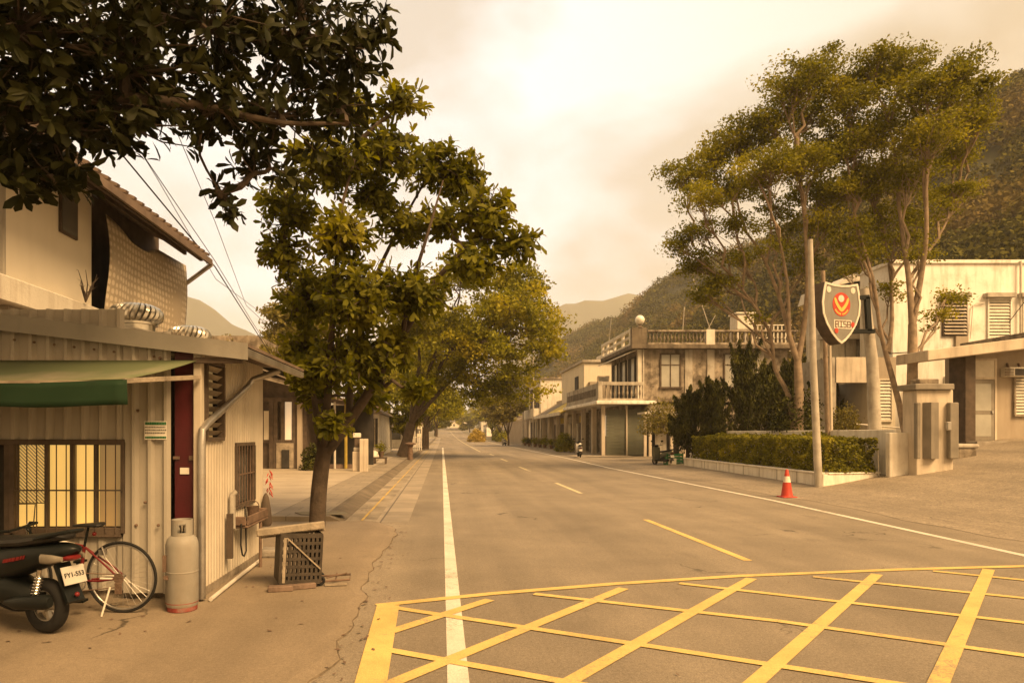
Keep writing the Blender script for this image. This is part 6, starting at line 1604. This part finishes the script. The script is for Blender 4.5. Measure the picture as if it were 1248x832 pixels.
# poles
b0 = Vector((X_(994.5, 20.6), 20.45, 0)); b0.z = gz(b0.x, b0.y)
o = MB().tube([b0, at(991, 440, 20.45), at(987.5, 292, 20.45)], [.115, .10, .07], 14).build('concrete_pole', M['pole'], None, smooth=True); tag(o, 'slim tall concrete pole standing at the planter corner', 'pole'); recenter(o, b0)
def thinpole(label, p, q, r, m='pole'):
    o = MB().tube([p, q], [r, r * .8], 10).build('thin_pole', M[m], None, smooth=True); tag(o, label, 'pole'); recenter(o, p)
q0 = at(1010, 526, 24); q0.z = gz(q0.x, 24); thinpole('brownish thin pole just behind the shield sign, left of the sign post', q0, at(1003, 330, 24), .085, 'bark_pale')
q0 = at(1014, 526, 24.6); q0.z = gz(q0.x, 24.6); thinpole('second thin pole standing tight beside the brownish one', q0, at(1010, 345, 24.6), .055, 'pillar')
q0 = Vector((13.55, 20.8, .4)); thinpole('thin white stick at the right end of the hedge', q0, q0 + Vector((-.03, 0, 1.15)), .018, 'old_white')
# shield sign on its post
SY = 22.5
sp0 = at(1068, 528, SY); sp0.z = gz(sp0.x, SY); SPX = sp0.x
SG = thing('police_sign', 'shield-shaped sign with red emblem bracketed on a thick pale post', 'sign', sp0)
top = at(1053, 352, SY)
MB().tube([sp0, at(1063, 440, SY), top], [.205, .175, .14], 18).build('post', M['pole'], SG, smooth=True)
face_m = mat('sign face enamel', (.20, .19, .165), .45, .12, 1.5, .04, 40, streak=.2)
sc_ = Vector((X_(1025, 21.7), 21.7, Z_(381, 21.7)))
S_ = MB()
k = 21.7 / K
half = [(0, 33.5), (12, 34.2), (24, 36.5), (26.5, 26), (28.5, 12), (27, -2), (22, -14), (14, -26), (6, -34), (0, -38)]
out = [(x * k, z * k) for x, z in half] + [(-x * k, z * k) for x, z in half[-2:0:-1]]
ang = R(14)
def sgn(b, name, m, par):
    for i in range(len(b.v)):
        b.v[i] = Matrix.Rotation(ang, 3, 'Z') @ b.v[i] + sc_
    return b
sh = sgn(MB().prism(out, 0, .46), 0, 0, 0).build('case', M['dark_wood'], SG, bevel=.01)
rim_o = out; rim_i = [(x * .91, z * .92) for x, z in out]
b = MB(); n = len(out)
b.add([(x, -.03, z) for x, z in rim_o] + [(x, -.03, z) for x, z in rim_i] + [(x, -.002, z) for x, z in rim_o] + [(x, -.002, z) for x, z in rim_i],
      [f for i in range(n) for j in [(i + 1) % n] for f in ((i, j, n + j, n + i), (i, 2*n + i, 2*n + j, j), (n + i, n + j, 3*n + j, 3*n + i))])
sgn(b, 0, 0, 0).build('border', M['old_white'], SG)
sgn(MB().prism(rim_i, -.012, -.002), 0, 0, 0).build('face', face_m, SG)
def disc(cx, cz, r, y0, y1, n=32, rz=None): return MB().prism([(cx + r * math.cos(2 * math.pi * i / n), cz + (rz or r) * math.sin(2 * math.pi * i / n)) for i in range(n)], y0, y1)
em = sgn(disc(0, 10 * k, 13 * k, -.020, -.0125, 32, 14.5 * k), 0, 0, 0).build('emblem', M['cone'], SG)
sgn(disc(-.5 * k, 17 * k, 4.3 * k, -.028, -.0205), 0, 0, 0).build('emblem_disc', M['old_white'], em)
gold = mat('gold enamel', (.58, .40, .09), .5, .1, 4, .02)
b = MB()
for s in (-1, 1):
    pts = [(0, .0), (.6 * s, 1.5), (3.2 * s, 4), (6 * s, 8), (8 * s, 12.5), (10 * s, 14), (10.8 * s, 11.5), (9.6 * s, 7), (6.5 * s, 2), (3 * s, -2), (0, -3.6)]
    b.prism([(x * k, (z + 4.5) * k) for x, z in pts][::s], -.029 - .001 * (s > 0), -.0206)
sgn(b, 0, 0, 0).build('emblem_wings', gold, em)
b = MB()
for s in (-1, 1):
    for i in range(5):
        a0 = R(270 + s * (6 + i * 11)); a1 = R(270 + s * (14 + i * 11)); r0, r1 = 9.8, 11.8
        b.prism([(r * math.cos(a) * k, (r * math.sin(a) * 1.1 + 10) * k) for r, a in ((r0, a0), (r1, a0), (r1, a1), (r0, a1))], -.027, -.0206)
sgn(b, 0, 0, 0).build('emblem_laurel', gold, em)
for x, lab in ((-18.5, 0), (17, 0)): sgn(disc(x * k, 27.5 * k, 3.3 * k, -.022, -.0125, 18, 3.8 * k), 0, 0, 0).build('lamp_disc', M['old_white'], SG)
tp_ = sgn(MB().prism([(-11 * k, -19.5 * k), (15 * k, -19.5 * k), (15 * k, -8.8 * k), (-11 * k, -8.8 * k)], -.021, -.0125), 0, 0, 0).build('text_panel', M['old_white'], SG)
b = MB()
def stroke(x0, z0, x1, z1, w=1.25):
    p = Vector((x0 * k, -.0225, z0 * k)); q = Vector((x1 * k, -.0225, z1 * k)); b.bar(p, q, .006, w * k, (1, 0, 0) if abs(x1 - x0) < .2 else (0, 0, 1)) if False else b.box(min(p.x, q.x) - w * k / 2, max(p.x, q.x) + w * k / 2, -.026, -.0215, min(p.z, q.z) - w * k / 2, max(p.z, q.z) + w * k / 2)
for x, glyph in ((-8.8, [(0, 0, 0, 7), (4, 0, 4, 7), (0, 7, 4, 7), (0, 3.5, 4, 3.5), (0, 0, 1.2, 0)]), (-2.6, [(2, 0, 2, 7), (0, 7, 4, 7), (0, 0, 4, 0)]), (3.2, [(0, 7, 3.6, 7), (0, 3.6, 0, 7), (0, 3.6, 3.6, 3.6), (3.6, 0, 3.6, 3.6), (0, 0, 3.6, 0)]), (8.8, [(0, 0, 0, 7), (4, 0, 4, 7), (0, 7, 4, 7), (0, 3.5, 4, 3.5), (0, 0, 4, 0)])):
    for x0, z0, x1, z1 in glyph: stroke(x + x0, z0 - 17.6, x + x1, z1 - 17.6)
sgn(b, 0, 0, 0).build('lettering', M['rust'], tp_)
for x, z in ((-7.5, -22.2), (16.5, -14.2)): sgn(disc(x * k, z * k, 2.6 * k, -.030, -.0125, 16, 3.3 * k), 0, 0, 0).build('red_dot', M['cone'], SG)
b = MB(); bxp = at(1050, 361, 21.9); 
b.bar(at(1046, 363, 21.9), at(1059, 362, 21.9), .12, .14).bar(at(1056.5, 362, 21.9), at(1059, 404, 21.9), .16, .12).bar(at(1038, 404, 21.9), at(1066, 403.5, 21.9), .12, .14).bar(at(1058, 404, 21.9), at(1061, 404, 22.45), .1, .1).bar(at(1057, 365, 21.9), at(1057, 365, 22.45), .1, .1)
b.build('bracket', M['black'], SG, bevel=.01)
# potted plants along the right shopfronts
for i, (px, Y, hgt, lm) in enumerate(((679, 66, .75, 'leaf_lime'), (672, 69, .6, 'leaf_fig'), (664, 73, .9, 'leaf_fig'), (658, 76, .6, 'leaf_lime'), (652, 79, .7, 'leaf_fig'), (645, 83, .6, 'leaf_juniper'), (640, 87, .7, 'leaf_fig'))):
    c = Vector((X_(px, Y), Y, .11)); t = thing('potted_plant', 'small potted plant in the row along the right shopfronts', 'potted plant', c, 'potted plants along the right shopfronts')
    MB().lathe([(.14, 0), (.22, .34), (.24, .38), (.2, .38), (.18, .33)], c, 14).build('pot', M['ceramic'], t, smooth=True)
    gn = np.random.default_rng(90 + i); C = np.array(c) + np.array([0, 0, .38 + hgt * .45]) + gn.normal(size=(420, 3)) * [.2, .2, hgt * .26]
    V, F = leaf_quads(C, .16); build_np('foliage', V, F, M[lm], t)
# gravestone-like stones seen under the junipers
for px, Y, hh_, lab in ((948, 32, .55, 'pale rounded stone behind the garden wall under the junipers'), (892, 33, .4, 'small flat pale stone under the tallest juniper')):
    pass

# dry leaves and grit lying along the kerb and under the near tree
gn = np.random.default_rng(301); C = []
for _ in range(420):
    k = gn.random()
    if k < .35: p = (-1.75 + gn.normal() * .12, 13 + gn.random() ** 1.5 * 30, .016)
    elif k < .6: p = (-.78 + gn.normal() * .10, 4.3 + gn.random() * 8, .016)
    elif k < .8: p = (gn.uniform(-4.4, -1.2), gn.uniform(5.0, 12), .043)
    elif k < .92: p = (9.5 + gn.normal() * .25, gn.uniform(8, 32), .03)
    else: p = (gn.uniform(-.6, 8), gn.uniform(4.5, 20), .012)
    C.append(p)
V, F = leaf_quads(np.array(C), .05, .5, np.array([0, 0, 2.5]), .6)
V[:, 2] = np.maximum(V[:, 2], np.repeat(np.array(C)[:, 2], 4) - .004)
o = build_np('leaves', V, F, M['rust']); struct(o, 'stuff')
